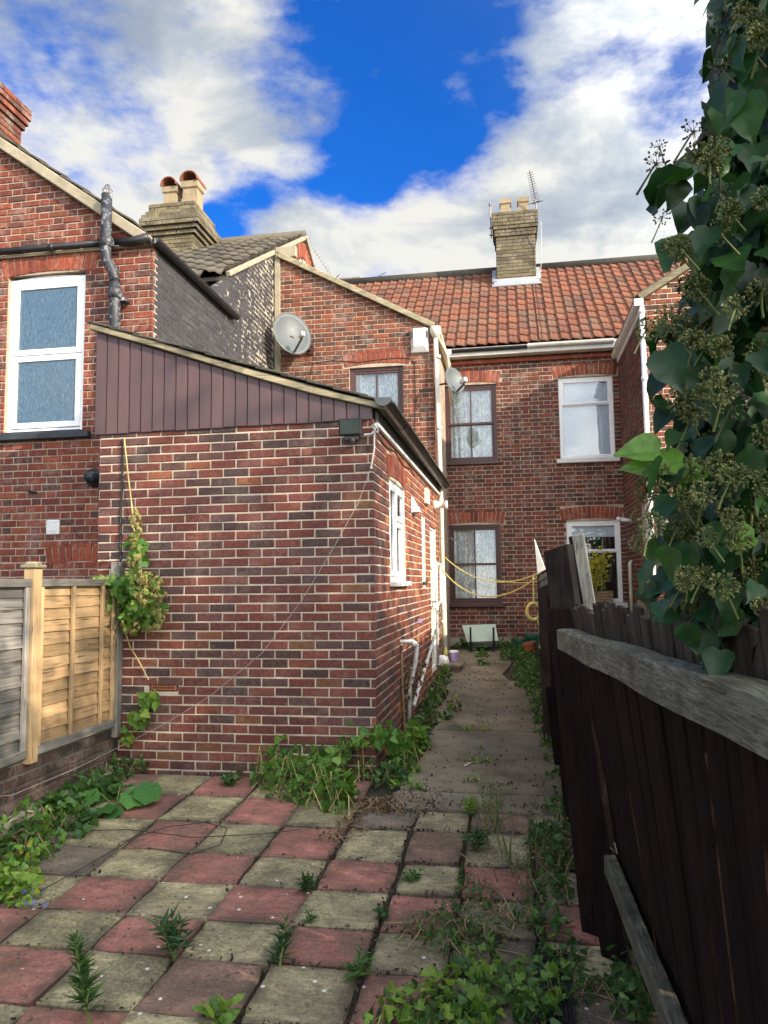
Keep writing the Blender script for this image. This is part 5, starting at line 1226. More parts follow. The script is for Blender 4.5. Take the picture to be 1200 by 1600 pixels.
# ================================================================== RIGHT FENCE (near, leaning)
T0, T1 = np.array((.205, 3.42, 1.575)), np.array((.352, 1.198, 1.628)); dT = (T1-T0)
B0, B1 = np.array((.372, 3.53, .60)), np.array((.395, 2.316, .615)); 
T2 = T0+dT*1.42; B2 = B0+(B1-B0)/(B1[1]-B0[1])*(T2[1]-B0[1])
nf = thing('paling_fence', 'dark leaning timber paling fence with thick grey rails beside the path', 'fence', (.35, 2.2, zg(2)))
def rail(p, q, w, h, name, m):
    mb = MB(); n = 12; pts = []
    p = np.array(p); q = np.array(q); d = (q-p)/np.linalg.norm(q-p); x = np.cross(d, EZ); x /= np.linalg.norm(x); x = -x if x[0] < 0 else x; z = np.cross(x, d); z = z if z[2] > 0 else -z
    V = []
    for i in range(n+1):
        c = p+(q-p)*i/n+z*.004*math.sin(i*1.7)
        for (a, b) in ((-1, -1), (-1, .8), (-.8, 1), (.85, 1), (1, .85), (1, -1)): V.append(c+x*a*w/2*(1+RN.uniform(-.04, .04))+z*b*h/2*(1+RN.uniform(-.03, .03)))
    F = [(i*6+k, i*6+(k+1) % 6, (i+1)*6+(k+1) % 6, (i+1)*6+k) for i in range(n) for k in range(6)]+[tuple(range(6))[::-1], tuple(n*6+k for k in range(6))]
    mb.add(V, F); return mb.build(name, m, nf)
rail(T0, T2, .07, .085, 'rail', M_RAIL); rail(B0+(B0-B1)*.03, B2, .05, .075, 'rail', M_RAIL)
npk = 44; L = np.linalg.norm(T2-T0)
for i in range(npk):
    t_ = (i+.5)/npk; a = T0+(T2-T0)*t_; yb = a[1]+.10; s_ = (yb-B0[1])/(B1[1]-B0[1]); b = B0+(B1-B0)*s_
    up = (a-b); up /= np.linalg.norm(up); dd = (T2-T0)/L; nn = np.cross(up, dd); nn = nn if nn[0] > 0 else -nn
    off = nn*(.050+RN.choice((0, .002, .005, .008))); tw = RN.uniform(-.012, .012)
    if i in (9, 16, 22, 28, 35): tw += .014
    w2 = L/npk-(.001, .003, .006, .022, .002, .010, .004)[i*5 % 7]; top = a+off+up*(.135+RN.uniform(-.022, .02)); bot = b+off-up*(b[2]-zg(yb)+.0)+dd*tw
    c = (top+bot)/2; u = (top-bot); hl_ = np.linalg.norm(u)/2; u /= 2*hl_; x_ = np.cross(u, nn); x_ /= np.linalg.norm(x_)
    mb = MB(); mb.box(c, (w2/2, .006, hl_), (x_, np.cross(u, x_), u), .002); o = mb.build('paling', M_STAIN, nf)
    # sun-bleached top third of the paling is bare wood
    mb = MB(); cc = top-u*.075; mb.box(cc, (w2/2+.0012, .0072, .0765), (x_, np.cross(u, x_), u), .002); mb.build('bare_paling_tip', M_WEATH, nf)
# far end post of this fence and the struts behind
def plank(root, name, p, q, w, th, m, face=None, tip=None):
    p = np.array(p, float); q = np.array(q, float); u = q-p; L_ = np.linalg.norm(u); u /= L_; f_ = np.array(face if face is not None else (0, -1, 0), float); f_ = f_-u*(f_@u); f_ /= np.linalg.norm(f_); x = np.cross(u, f_)
    mb = MB()
    if tip is None: mb.box((p+q)/2, (w/2, th/2, L_/2), (x, f_, u), .004)
    else: mb.prism([p-x*w/2-f_*th/2, p+x*w/2-f_*th/2, q+x*w/2-f_*th/2-u*tip[1], q-x*w/2-f_*th/2-u*tip[0]], f_*th)
    return mb.build(name, m, root)
fa = (-.55, -.83, 0)
pt_, pb_ = atD(871, 853, 3.55), onG(968, 1515); pb_ = pb_+np.array((0, .08, -.02))
pm_ = pt_*.62+pb_*.38+np.array((0, 0, .02)); pm_ = pt_+(pb_-pt_)*.2
plank(nf, 'end_post_top', pm_, pt_, .125, .05, M_STG, fa, tip=(0.02, 0)); plank(nf, 'end_post', pb_, pm_, .12, .048, M_STAIN, fa)
plank(nf, 'end_post', onG(935, 1480)+np.array((-.0, .12, 0)), atD(876, 950, 3.5), .13, .03, M_STAIN, fa)
plank(nf, 'end_post', onG(985, 1490)+np.array((0, .05, 0)), atD(906, 955, 3.5), .22, .03, M_STAIN, fa)
tw_ = MB(); e = B0+(B0-B1)*.03; tw_.tube([e+np.array((-.02, .02, .03)), e+np.array((0, .0, .07)), e+np.array((.03, -.02, .05)), e+np.array((.02, 0, .09))], .004, 5); tw_.build('wire_twist', M_ALU, nf)
def down(p, q):
    'carry a leaning piece on along its own line to the ground'
    p = np.array(p); q = np.array(q); d = (p-q)/(p[2]-q[2]); t_ = zg(p[1])-.03-p[2]; return p+d*t_
b1_ = thing('timber_batten', 'grey batten leaning upright behind the fence in front of the white window', 'batten', atD(925, 962, 4.3))
plank(b1_, 'batten_shaft', down(atD(928, 985, 4.2), atD(903, 835, 4.2)), atD(903, 835, 4.2), .062, .05, M_GRWV, (-.2, -1, 0)); plank(b1_, 'edge_strip', down(atD(917, 985, 4.24), atD(893, 838, 4.24)), atD(893, 838, 4.24), .03, .04, M_STG, (-.2, -1, 0))
# farther fence seen nearly edge on, with struts and broken boards
ff = thing('paling_fence', 'far dark paling fence running edge-on along the path to the house', 'fence', (.35, 8, zg(8)))
ys = np.arange(3.9, 13.0, .13)
for i, y in enumerate(ys):
    h = 1.52+.05*math.sin(y*2)+RN.uniform(-.03, .03)-(.35 if y > 9.5 else 0); xx = .30+(y-4)*.013
    if 5.2 < y < 7.4: xx += .06
    p = (xx+.07, y, zg(y)-.02); q = (xx-.02, y+.03, zg(y)+h)
    plank(ff, 'paling', p, q, .12, .018, M_STAIN, (-1, -.05, 0))
for z_ in (.4, 1.25):
    mb = MB(); mb.bar((.40-.08*z_, 3.9, zg(3.9)+z_), (.50-.08*z_, 12.9, zg(12.9)+z_-.1), .06, .07, ch=.006); mb.build('rail', M_RAIL, ff)
for (x_, y_, d_, xt, yt, w_) in ((860, 1170, 6.9, 849, 888, .10), (873, 1085, 8.0, 862, 893, .09), (884, 1195, 5.8, 868, 1062, .16), (905, 1290, 4.9, 893, 1180, .16)):
    plank(ff, 'post', atD(x_, y_, d_), atD(xt, yt, d_), w_, .06, M_STG if w_ < .12 else M_STAIN, fa, tip=(.06, 0))
for (x_, y_, x2, y2, d_) in ((850, 905, 862, 895, 6.6), (852, 915, 866, 905, 6.2)):
    plank(ff, 'broken_rail', atD(x_-4, y_, d_), atD(x2+6, y2, d_-.4), .06, .05, M_RAIL, (0, -1, .2))
plank(ff, 'pale_strut', atD(866, 1050, 7.4), atD(861, 905, 7.4), .02, .03, M_VERGE, (0, -1, 0))
t = thing('pointed_board', 'narrow pointed white board nailed to the top of the far fence', 'board', atD(842, 900, 8.6)); plank(t, 'board_face', atD(850, 925, 8.6), atD(842, 842, 8.6), .10, .02, M_PVCD, (-.3, -1, 0), tip=(.0, .38))
t = thing('broken_trellis', 'small broken dark board propped below the lower white window', 'board', (1.3, 10.0, zg(10)))
for (a, b) in (((990, 968), (1000, 938)), ((1002, 970), (1008, 932)), ((1014, 970), (1016, 936))): plank(t, 'slat', np.array((atD(*a, 9.2)[0], atD(*a, 9.2)[1], zg(9.2)-.02)), atD(*b, 9.2), .08, .02, M_STG, (0, -1, 0))
t = thing('white_sheet', 'pale plastic sheet standing on the neighbour side of the near fence', 'sheet', (.95, 2.6, .3)); 
plank(t, 'panel', (.72, 2.62, .25), (.66, 2.60, .82), .14, .006, M_PVC, (-1, -.3, 0))
# ================================================================== window box with yellow-leaved plant
wb = onY(934, 930, 13.45); t = thing('window_box', 'wicker planter below the white window holding a yellow-leaved shrub', 'planter', wb-EZ*.1)
mb = MB(); A_ = (EX, EY, EZ)
for k in range(4): mb.box(wb+EZ*(-.09+k*.045), (.25-.004*(3-k), .085, .020), A_, .006)
mb.build('trough', M_STICK, t); mb = MB(); mb.box(wb+EZ*.07, (.23, .07, .01)); mb.build('compost', M_SOIL, t)
yt_ = thing('yellow_shrub', 'yellow-leaved shrub growing in the wicker planter by the white window', 'shrub', wb); mb = MB(); lm = MB()
for i in range(12):
    a = wb+np.array((RN.uniform(-.15, .1), 0, .05)); b = onY(RN.uniform(888, 960), RN.uniform(866, 905), 13.36+RN.uniform(-.08, .06)); md = (a+b)/2+np.array((RN.uniform(-.06, .06), 0, 0)); mb.tube([a, md, b], [.012, .009, .004], 5)
    n = 34; q = NR.uniform(.35, 1.1, n)[:, None]; P = np.where(q < .5, a+(md-a)*q*2, md+(b-md)*(q*2-1))+NR.normal(size=(n, 3))*.055
    add_leaves(lm, 'oval', P, rdir(n, -.1), rdir(n, 1), NR.uniform(.06, .12, n))
n = 110; P = np.array([onY(RN.uniform(888, 904), RN.uniform(868, 938), 13.35+RN.uniform(-.08, .08)) for _ in range(n)]); add_leaves(lm, 'oval', P, rdir(n, -.1), rdir(n, 1), NR.uniform(.08, .14, n))
mb.build('stem', M_YSTEM, yt_); lm.build('foliage', L_YELL, yt_)
n = 90; P = wb+NR.normal(size=(n, 3))*(.10, .05, .07)+np.array((-.1, -.02, .1)); rm = MB(); add_leaves(rm, 'lance', P, rdir(n, .6), rdir(n, .5), NR.uniform(.05, .1, n))
rm.build('fern', L_WEED2, None, label='dark green fern at the left end of the wicker planter', cat='plant')
# ================================================================== HOPS ON THE LEFT
def along(pts, n, jit):
    P = np.array(pts); seg = np.linalg.norm(np.diff(P, axis=0), axis=1); cu = np.concatenate([[0], np.cumsum(seg)])/seg.sum()
    q = NR.uniform(0, 1, n); return np.stack([np.interp(q, cu, P[:, k]) for k in range(3)], 1)+NR.normal(size=(n, 3))*jit
hop = thing('hop_vine', 'hop vine with pale cones climbing the brick wall above the fence post', 'climber', onY(205, 985, YF-.08))
mb = MB(); v1 = [onY(x, y, YF-.05) for x, y in ((194, 684), (200, 740), (206, 790), (212, 850), (215, 900), (205, 950), (190, 980))]; mb.tube(v1, .007, 5)
v2 = [onY(x, y, YF-.04) for x, y in ((192, 975), (203, 1010), (218, 1035), (232, 1062))]; mb.tube(v2, .006, 5)
for x, y in ((235, 940), (250, 965), (160, 905), (240, 905), (255, 970), (200, 985), (225, 900)): mb.tube([onY(205, 930, YF-.09), onY((205+x)/2, (925+y)/2-8, YF-.14), onY(x, y, YF-.1)], .004, 4)
mb.build('stem', M_YSTEM, hop)
def blob(cx, cy, rx, ry, n, Y=YF-.14, dz=.07):
    a = NR.uniform(0, 6.283, n); r = np.sqrt(NR.uniform(0, 1, n)); return np.array([onY(cx+rx*r[i]*math.cos(a[i]), cy+ry*r[i]*math.sin(a[i]), Y+NR.normal()*dz) for i in range(n)])
lm = MB(); P = np.concatenate([blob(218, 925, 34, 34, 105), blob(195, 935, 24, 38, 70), blob(175, 912, 30, 14, 60), blob(235, 960, 20, 22, 50), blob(213, 870, 12, 40, 45), blob(210, 965, 25, 18, 40)])
D = rdir(len(P), -.6); N = rdir(len(P), .2); N[:, 1] -= 1.0; add_leaves(lm, 'lobed', P, D, N, NR.uniform(.045, .095, len(P))); lm.build('foliage', L_HOP, hop)
cm = MB(); P = np.concatenate([blob(212, 880, 13, 42, 60, YF-.17), blob(210, 815, 9, 26, 30, YF-.1, .03), blob(228, 918, 32, 28, 130, YF-.2), blob(243, 965, 14, 20, 30, YF-.17), blob(155, 903, 17, 7, 26, YF-.17), blob(205, 975, 30, 12, 30, YF-.15)])
add_leaves(cm, 'cone', P, np.tile((0, 0, -1.), (len(P), 1))+NR.normal(size=(len(P), 3))*.25, rdir(len(P)), NR.uniform(.038, .06, len(P))); cm.build('hop_cones', L_HOPC, hop, kind='stuff')
h2 = thing('hop_shoot', 'trailing hop shoot with heart-shaped leaves below the air brick', 'climber', onY(205, 1160, YF-.05))
mb = MB(); mb.tube([onY(x, y, YF-.05) for x, y in ((235, 1085), (222, 1110), (210, 1135), (200, 1160))], .004, 4); mb.build('stem', M_GSTEM, h2)
lm = MB(); P = np.concatenate([blob(232, 1095, 17, 11, 30, YF-.09, .03), blob(217, 1120, 12, 16, 22, YF-.08, .03), blob(200, 1146, 9, 10, 7, YF-.08, .03), blob(198, 1155, 5, 6, 3, YF-.08, .02)]); D = rdir(len(P), -1.2); N = rdir(len(P), .1); N[:, 1] -= 1.3
add_leaves(lm, 'heart', P, D, N, NR.uniform(.05, .085, len(P))); lm.build('foliage', L_LIGHT, h2)
# ================================================================== GROUND PLANTS
def G(x, y, r): p = onG(x, y); return (p[0], p[1], r)
def mass(name, label, cat, blobs, layers, stem=None, group=None, kind=None):
    """layers: (leaf kind, material, count, size, height)"""
    b0 = blobs[0]; t = thing(name, label, cat, (b0[0], b0[1], zg(b0[1])), group)
    for (lk, mt, n, sz, h, part) in layers: patch(None, None, None, blobs, mt, n, sz, lk, h).build(part, mt, t, kind='stuff' if part in ('dry_cones', 'dead_foliage') else None)
    if stem:
        mb = MB()
        for i in range(stem[0]):
            b = RN.choice(blobs); a = RN.uniform(0, 6.28); r = b[2]*RN.random(); x, y = b[0]+math.cos(a)*r, b[1]+math.sin(a)*r; a2 = RN.uniform(0, 6.28); L_ = RN.uniform(.05, .25)
            mb.tube([(x, y, zg(y)+.0), (x+math.cos(a2)*L_*.5, y+math.sin(a2)*L_*.5, zg(y)+stem[1]*RN.random()), (x+math.cos(a2)*L_, y+math.sin(a2)*L_, zg(y)+.01)], .003, 4)
        mb.build('stem', stem[2], t, kind='stuff')
    return t
mass('weed_bank', 'bank of mixed weeds and dead stems along the foot of the left fence', 'weeds', [G(60, 1290, .3), G(120, 1235, .28), G(10, 1300, .35), G(170, 1215, .22), G(40, 1330, .22), G(215, 1200, .16), G(-60, 1360, .35)],
     [('heart', L_WEED, 900, .05, .14, 'foliage'), ('oval', L_DRY, 700, .035, .09, 'dead_foliage'), ('lobed', L_HOP, 260, .06, .18, 'broad_foliage')], (60, .14, M_STICK))
mass('ground_elder', 'yellow-green sunlit ground cover at the left edge of the slabs', 'weeds', [G(20, 1390, .17), G(-20, 1400, .2), G(55, 1350, .10), G(40, 1410, .09)],
     [('heart', L_LIGHT, 330, .05, .16, 'foliage'), ('oval', L_YELL, 60, .045, .17, 'yellow_foliage')])
mass('ivy_patch', 'round-leaved green patch in the corner between low wall and broad-leaved plant', 'weeds', [G(150, 1250, .16), G(100, 1270, .15), G(130, 1300, .09)], [('heart', L_WEED, 300, .075, .16, 'foliage')])
def big_leaf_plant(label, x, y, specs, sz=.17):
    p = onG(x, y); t = thing('broad_leaved_plant', label, 'plant', (p[0], p[1], zg(p[1])))
    for (dx, dy, dz, ax, ay, s) in specs:
        c = p+np.array((dx, dy, dz)); mb = MB(); mb.tube([p, c], .004, 5); mb.build('stem', M_GSTEM, t)
        lm = MB(); d = np.array((ax, ay, -.15)); n_ = np.array((0, -.55, 1.)); n = 12; R_ = s
        V = [c+EZ*0]; x_ = np.cross(d/np.linalg.norm(d), n_); x_ /= np.linalg.norm(x_); y_ = d/np.linalg.norm(d)
        for k in range(n): a = math.pi*2*k/n; q = .5*(1+.25*math.cos(a)); V.append(c+x_*math.sin(a)*R_*.55+y_*(math.cos(a)*.5+.5)*R_+EZ*(-.02 if k % 2 else .0))
        V[0] = c+y_*R_*.45-EZ*.015; F = [(0, k+1, (k+1) % n+1) for k in range(n)]; lm.add(V, F); lm.build('leaf', L_BIG, t, smooth=True)
big_leaf_plant('plant with large rounded glossy leaves at the corner of the slabs', 180, 1262, [(.04, 0, .10, .9, .1, .19), (.12, .03, .12, .9, .3, .2), (-.1, -.02, .1, -.8, -.3, .15), (0, -.1, .06, .3, -.9, .15), (-.02, .1, .12, -.2, .9, .14), (.03, -.13, .03, .8, -.6, .13)])
mass('bindweed_clump', 'leafy clump of hop and bindweed against the base of the brick extension', 'weeds', [G(465, 1238, .26), G(430, 1225, .2), G(500, 1250, .2), G(530, 1262, .14), G(420, 1200, .16), G(560, 1215, .12)],
     [('heart', L_HOP, 520, .062, .36, 'foliage'), ('lance', L_WEED, 900, .05, .24, 'fine_foliage'), ('oval', L_DRY, 160, .03, .26, 'dead_foliage')], (40, .3, M_YSTEM))
# dried hop cones trailing off the clump
mass('dry_hop_trail', 'brown dried hop cones trailing over the slabs right of the clump', 'dried stems', [G(548, 1290, .10), G(520, 1310, .08), G(580, 1270, .12), G(600, 1262, .12)], [('cone', L_DRY, 120, .028, .08, 'dry_cones'), ('oval', L_DRY, 120, .03, .05, 'dead_foliage')], (46, .1, M_STICK))
# vine arching from the corner
vn = thing('corner_vine', 'climber with pointed leaves arching over the bottom corner of the extension', 'climber', (XS, YF-.1, zg(6)))
P3 = [onY(x, y, YF-.16) for x, y in ((470, 1200), (510, 1185), (545, 1165), (575, 1148), (595, 1145))]+[(XS+.1, YF+.05, .62), (XS+.14, YF+.3, .5)]
mb = MB(); mb.tube(P3, .006, 5); mb.build('stem', M_GSTEM, vn); lm = MB(); n = 150; P = along(P3, n, .045); D = rdir(n, -1.2); N = rdir(n, .1); N[:, 1] -= 1.2; add_leaves(lm, 'heart', P, D, N, NR.uniform(.05, .085, n)); lm.build('foliage', L_HOP, vn)
mass('wall_foot_weeds', 'weeds along the foot of the extension side wall beside the white pipes', 'weeds', [(-.93, 6.2, .16), (-.95, 6.5, .15), (-.9, 6.9, .14), (-.93, 7.4, .13), (-.96, 5.9, .14), (-.9, 7.9, .14), (-.95, 8.6, .13), (-.95, 9.3, .12), (-.95, 10.0, .12), (-.97, 10.5, .1), (-.72, 8.0, .07), (-.68, 8.4, .08)],
     [('heart', L_WEED, 900, .045, .16, 'foliage'), ('oval', L_DRY, 500, .03, .12, 'dead_foliage'), ('lobed', L_LIGHT, 120, .06, .2, 'bright_foliage')], (50, .2, M_STICK))
pv = thing('pipe_climber', 'withered creeper clinging round the white waste pipes', 'climber', (XS+.08, 7.5, .6)); lm = MB(); n = 130; P = along([(XS+.08, 7.45, .62), (XS+.1, 7.4, .9), (XS+.1, 7.6, 1.0), (XS+.12, 7.7, .7)], n, .06)
add_leaves(lm, 'heart', P, rdir(n, -.3), rdir(n), NR.uniform(.025, .055, n)); lm.build('foliage', L_DRY, pv); mb = MB(); mb.tube([(XS+.02, 7.38, 1.15), (XS+.03, 7.35, .8), (XS+.04, 7.4, .4)], .012, 6); mb.tube([(XS+.03, 7.4, .9), (XS+.1, 7.6, 1.05), (XS+.13, 7.75, .85)], .005, 5); mb.build('stem', M_STICK, pv)
mass('bright_seedling', 'bright green lobed plant at the foot of the white waste pipes', 'plant', [(-.92, 7.0, .1), (-.86, 6.85, .08)], [('lobed', L_LIGHT, 110, .075, .24, 'foliage')])
mass('path_edge_weeds', 'strip of low weeds between the concrete path and the dark fence', 'weeds', [(.33-.012*k, 5.7+.45*k, .11+.006*k) for k in range(15)]+[(.1, 9.8+.5*k, .17) for k in range(6)]+[(-.1, 12+.4*k, .18) for k in range(4)]+[(.27, 5.4, .14), (.2, 5.0, .12)],
     [('heart', L_WEED, 2000, .045, .12, 'foliage'), ('oval', L_LIGHT, 500, .03, .10, 'pale_foliage'), ('oval', L_DRY, 400, .025, .08, 'dead_foliage')], (60, .12, M_STICK))
mass('path_crack_weeds', 'thin line of weeds in the middle of the concrete path', 'weeds', [(-.36, 5.5, .06), (-.35, 6.0, .07), (-.33, 6.5, .09), (-.34, 6.9, .05), (-.5, 7.55, .09), (-.3, 7.6, .07), (-.2, 5.4, .06)], [('oval', L_LIGHT, 160, .03, .06, 'foliage'), ('oval', L_DRY, 130, .025, .02, 'dead_foliage')])
mass('back_wall_weeds', 'low plants round the trough legs under the brown window', 'weeds', [(-.65, 13.0, .2), (-.35, 13.2, .2), (-.9, 13.2, .16), (-.55, 12.2, .12), (-.5, 11.4, .1), (0, 13.2, .2)], [('heart', L_WEED, 420, .06, .18, 'foliage'), ('oval', L_LIGHT, 150, .05, .15, 'pale_foliage')])
mass('creeping_bramble', 'large leafy creeper spreading over the slabs at the bottom of the picture', 'weeds', [G(720, 1555, .17), G(660, 1590, .17), G(780, 1560, .14), G(760, 1520, .12), G(700, 1605, .18), G(830, 1580, .12), G(610, 1605, .10), G(850, 1520, .12)],
     [('lobed', L_LIGHT, 230, .058, .15, 'foliage'), ('heart', L_WEED, 170, .045, .10, 'small_foliage'), ('lance', L_WEED, 120, .06, .16, 'narrow_foliage')], (26, .1, M_GSTEM))
mass('drain_weeds', 'weeds growing round the drain cover by the leaning fence', 'weeds', [G(880, 1500, .1), G(860, 1450, .09), G(905, 1560, .08), G(865, 1395, .09), G(880, 1350, .12), G(855, 1320, .12), G(990, 1560, .10), G(960, 1545, .08), G(1000, 1590, .1), G(840, 1600, .08)],
     [('heart', L_WEED, 520, .042, .14, 'foliage'), ('lance', L_WEED2, 260, .06, .15, 'narrow_foliage')], (30, .1, M_STICK))
# grasses gone to seed
gr_ = thing('seeding_grass', 'tall dry seeding grass at the right edge of the slabs', 'grass', onG(830, 1330)); lm = MB(); n = 230
id_ = [onG(RN.gauss(845, 30), RN.gauss(1345, 45)) for _ in range(n)]; P = np.array([(p[0], p[1], zg(p[1])) for p in id_]); D = rdir(n, 2.2); add_leaves(lm, 'blade', P, D, rdir(n), NR.uniform(.06, .24, n)); lm.build('blades', L_GRASS, gr_)
lm = MB(); n = 260; Q = P[NR.integers(0, 230, n)]+np.stack([NR.normal(size=n)*.05, NR.normal(size=n)*.05, NR.uniform(.06, .2, n)], 1); add_leaves(lm, 'oval', Q, rdir(n, 1), rdir(n), NR.uniform(.008, .016, n)); lm.build('seed_heads', L_YELL if 0 else L_HOPC, gr_)
gr2 = thing('grass_tuft', 'wispy grass tuft rising at the edge of the concrete path', 'grass', onG(770, 1290)); lm = MB(); n = 80; P = np.array([onG(RN.gauss(772, 12), RN.gauss(1280, 25)) for _ in range(n)]); add_leaves(lm, 'blade', P, rdir(n, 2.4), rdir(n), NR.uniform(.08, .26, n)); lm.build('blades', L_GRASS, gr2, kind='stuff')
mass('mid_slab_weeds', 'spreading weeds and wiry stems over the slabs beside the fence', 'weeds', [G(700, 1440, .11), G(745, 1470, .13), G(690, 1475, .1), G(760, 1420, .10), G(820, 1440, .09), G(735, 1395, .09), G(650, 1460, .07)],
     [('lance', L_WEED, 330, .06, .12, 'foliage'), ('oval', L_WEED, 260, .03, .07, 'small_foliage'), ('oval', L_DRY, 200, .025, .03, 'dead_foliage')], (40, .1, M_STICK))
# single weeds one can point at
def W_(x, y): p = onG(x, y); return p[0], p[1]
upright_weed('tall_weed', 'tall upright narrow-leaved weed standing in the front left joint', 'weed', *W_(150, 1600), L_WEED, h=.43, n=120, size=.10)
upright_weed('tall_weed', 'tall thin weed with upright leaves between the middle slabs', 'weed', *W_(432, 1515), L_WEED2, h=.2, n=60, size=.09)
rosette('weed', 'bushy dark green weed in the joint of the left front slabs', 'weed', *W_(272, 1498), L_WEED2, n=120, r=.11, h=.19, size=.085, stems=7)
rosette('weed', 'low broad weed clump between front centre slabs', 'weed', *W_(553, 1525), L_WEED, n=110, r=.15, h=.08, size=.06, stems=8)
rosette('weed', 'small spiky weed beside the mossy joint left of centre', 'weed', *W_(483, 1392), L_WEED2, n=60, r=.08, h=.09, size=.07, stems=5)
rosette('weed', 'tiny star-shaped weed just below the spiky one', 'weed', *W_(480, 1443), L_WEED, n=30, r=.05, h=.04, size=.05, stems=4)
rosette('weed', 'flat weed at the corner of the pink slab near the path', 'weed', *W_(640, 1376), L_WEED, n=50, r=.09, h=.05, size=.06, stems=5)
rosette('weed', 'spreading weed on the corner of the right buff slab', 'weed', *W_(742, 1330), L_WEED2, n=90, r=.12, h=.13, size=.08, stems=6)
rosette('weed', 'pale star-shaped weed on the concrete strip before the path', 'weed', *W_(650, 1234), L_LIGHT, n=40, r=.08, h=.05, size=.07, stems=5)
rosette('weed', 'leafy weed at the front edge beside the bottom border', 'weed', *W_(345, 1598), L_LIGHT, kind='oval', n=22, r=.08, h=.06, size=.09, stems=4)
rosette('weed', 'green weed between concrete strip and buff slab right of centre', 'weed', *W_(735, 1272), L_LIGHT, n=70, r=.12, h=.10, size=.07, stems=6)
rosette('weed', 'low weed at the wall foot left of the leafy clump', 'weed', *W_(362, 1226), L_WEED, kind='oval', n=80, r=.16, h=.06, size=.06, stems=7)
rosette('weed', 'dark green weed in the joint at the right front', 'weed', *W_(600, 1432), L_WEED2, kind='oval', n=26, r=.07, h=.04, size=.04, stems=4)
upright_weed('leafy_shoot', 'upright lime green shoot behind the leafy clump', 'plant', *W_(545, 1262), L_LIGHT, h=.26, n=60, size=.09, kind='lobed')
upright_weed('foreground_weed', 'pale leafy weed rising at the left edge by the low wall', 'weed', -2.9, 4.45, L_LIGHT, h=.34, n=70, size=.06, kind='oval')
bl_ = thing('blue_flower', 'little blue flowers among weeds at the left of the slabs', 'flower', onG(66, 1420)); lm = MB()
P = np.array([onG(RN.choice((64, 70, 40, 50))+RN.gauss(0, 3), RN.choice((1405, 1412, 1428))+RN.gauss(0, 3))+EZ*.05 for _ in range(26)]); add_leaves(lm, 'oval', P, rdir(26, .2), rdir(26, .5), NR.uniform(.014, .024, 26)); lm.build('petals', L_BLUE, bl_)
mb = MB(); [mb.tube([p-EZ*.05, p], .002, 4) for p in P[:6]]; mb.build('stem', M_GSTEM, bl_)
# litter, moss and grit in the joints: nobody could count it
lm = MB(); n = 9000; xs = []; 
for i in range(n):
    if RN.random() < .5: y = RN.choice(RNGY[:9])+RN.gauss(0, .02); x = RN.uniform(-3.4, .4)
    else: x = RN.choice(COLX)+RN.gauss(0, .018); y = RN.uniform(1.9, 5.5)
    if RN.random() > (.25 if x < -1.1 else 1.0)*(1.0 if abs(math.sin(x*5+y*3)) > .3 else .3): continue
    xs.append((x, y, zg(y)+RN.uniform(-.012, .010)))
P = np.array(xs); add_leaves(lm, 'oval', P, rdir(len(P), .1), rdir(len(P), .9), NR.uniform(.008, .03, len(P))); lm.build('joint_litter', L_LIT, None, kind='stuff', label='dark leaf litter and crumbs filling the joints between slabs')
lm = MB(); P = np.array([(c+RN.gauss(0, .01), RN.uniform(2.0, 5.3), 0) for c in COLX[5:9] for _ in range(110)]+[(RN.uniform(-2.4, .4), r_+RN.gauss(0, .01), 0) for r_ in RNGY[3:9] for _ in range(22)]); P[:, 2] = [zg(v)-.004 for v in P[:, 1]]
add_leaves(lm, 'blade', P, rdir(len(P), 1.2), rdir(len(P)), NR.uniform(.012, .035, len(P))); lm.build('joint_moss', L_WEED, None, kind='stuff', label='green moss and seedlings in the slab joints')
lm = MB(); n = 900; P = np.array([(RN.uniform(-1.0, .35), RN.uniform(5.3, 13), 0) for _ in range(n)]+[(RN.gauss(-.7, .12), RN.uniform(5.2, 5.8), 0) for _ in range(260)]); P[:, 2] = [zg(v)+.012 for v in P[:, 1]]
add_leaves(lm, 'oval', P, rdir(len(P), .0), rdir(len(P), 1.2), NR.uniform(.008, .03, len(P))); lm.build('path_litter', L_LIT, None, kind='stuff', label='dead leaves and debris scattered on the concrete path')
# long dark stems lying across the slabs
mb = MB()
for pts in (((130, 1302), (200, 1300), (300, 1312), (400, 1308), (470, 1300)), ((190, 1325), (260, 1300), (320, 1290), (355, 1300), (345, 1325), (300, 1338), (230, 1330)), ((60, 1400), (120, 1370), (190, 1330), (215, 1312))):
    mb.tube([onG(x, y)+EZ*(.025+.01*math.sin(x)) for x, y in pts], .003, 5)
mb.build('trailing_stem', M_CABLE, None, label='long thin dark stems lying across the slabs in front of the extension', cat='stem')
mb = MB(); mb.tube([onG(720, 1345)+EZ*.04, onG(770, 1400)+EZ*.1, onG(806, 1445)+EZ*.02], .004, 5); mb.build('fallen_stem', M_STICK, None, label='dry stem slanting over the right-hand slabs to a dark joint', cat='stem')
# drain cover
p = onG(862, 1560); t = thing('drain_grate', 'dark plastic drain grating half hidden by weeds near the fence', 'drain', (p[0], p[1], zg(p[1])))
mb = MB(); 
c_ = np.array((onG(862, 1540)[0], onG(862, 1540)[1], zg(3.2)+.02))
for k in range(9): mb.box(c_+EX*(-.06+k*.015), (.003, .28, .008))
for k in range(24): mb.box(c_+EY*(-.27+k*.0235), (.065, .003, .006))
mb.build('grid', M_BLACK, t); mb = MB(); mb.box(c_+EX*.072, (.006, .29, .014)); mb.box(c_-EX*.072, (.006, .29, .014)); mb.box(c_-EZ*.02, (.07, .285, .003)); mb.build('rim', M_BLACK, t)
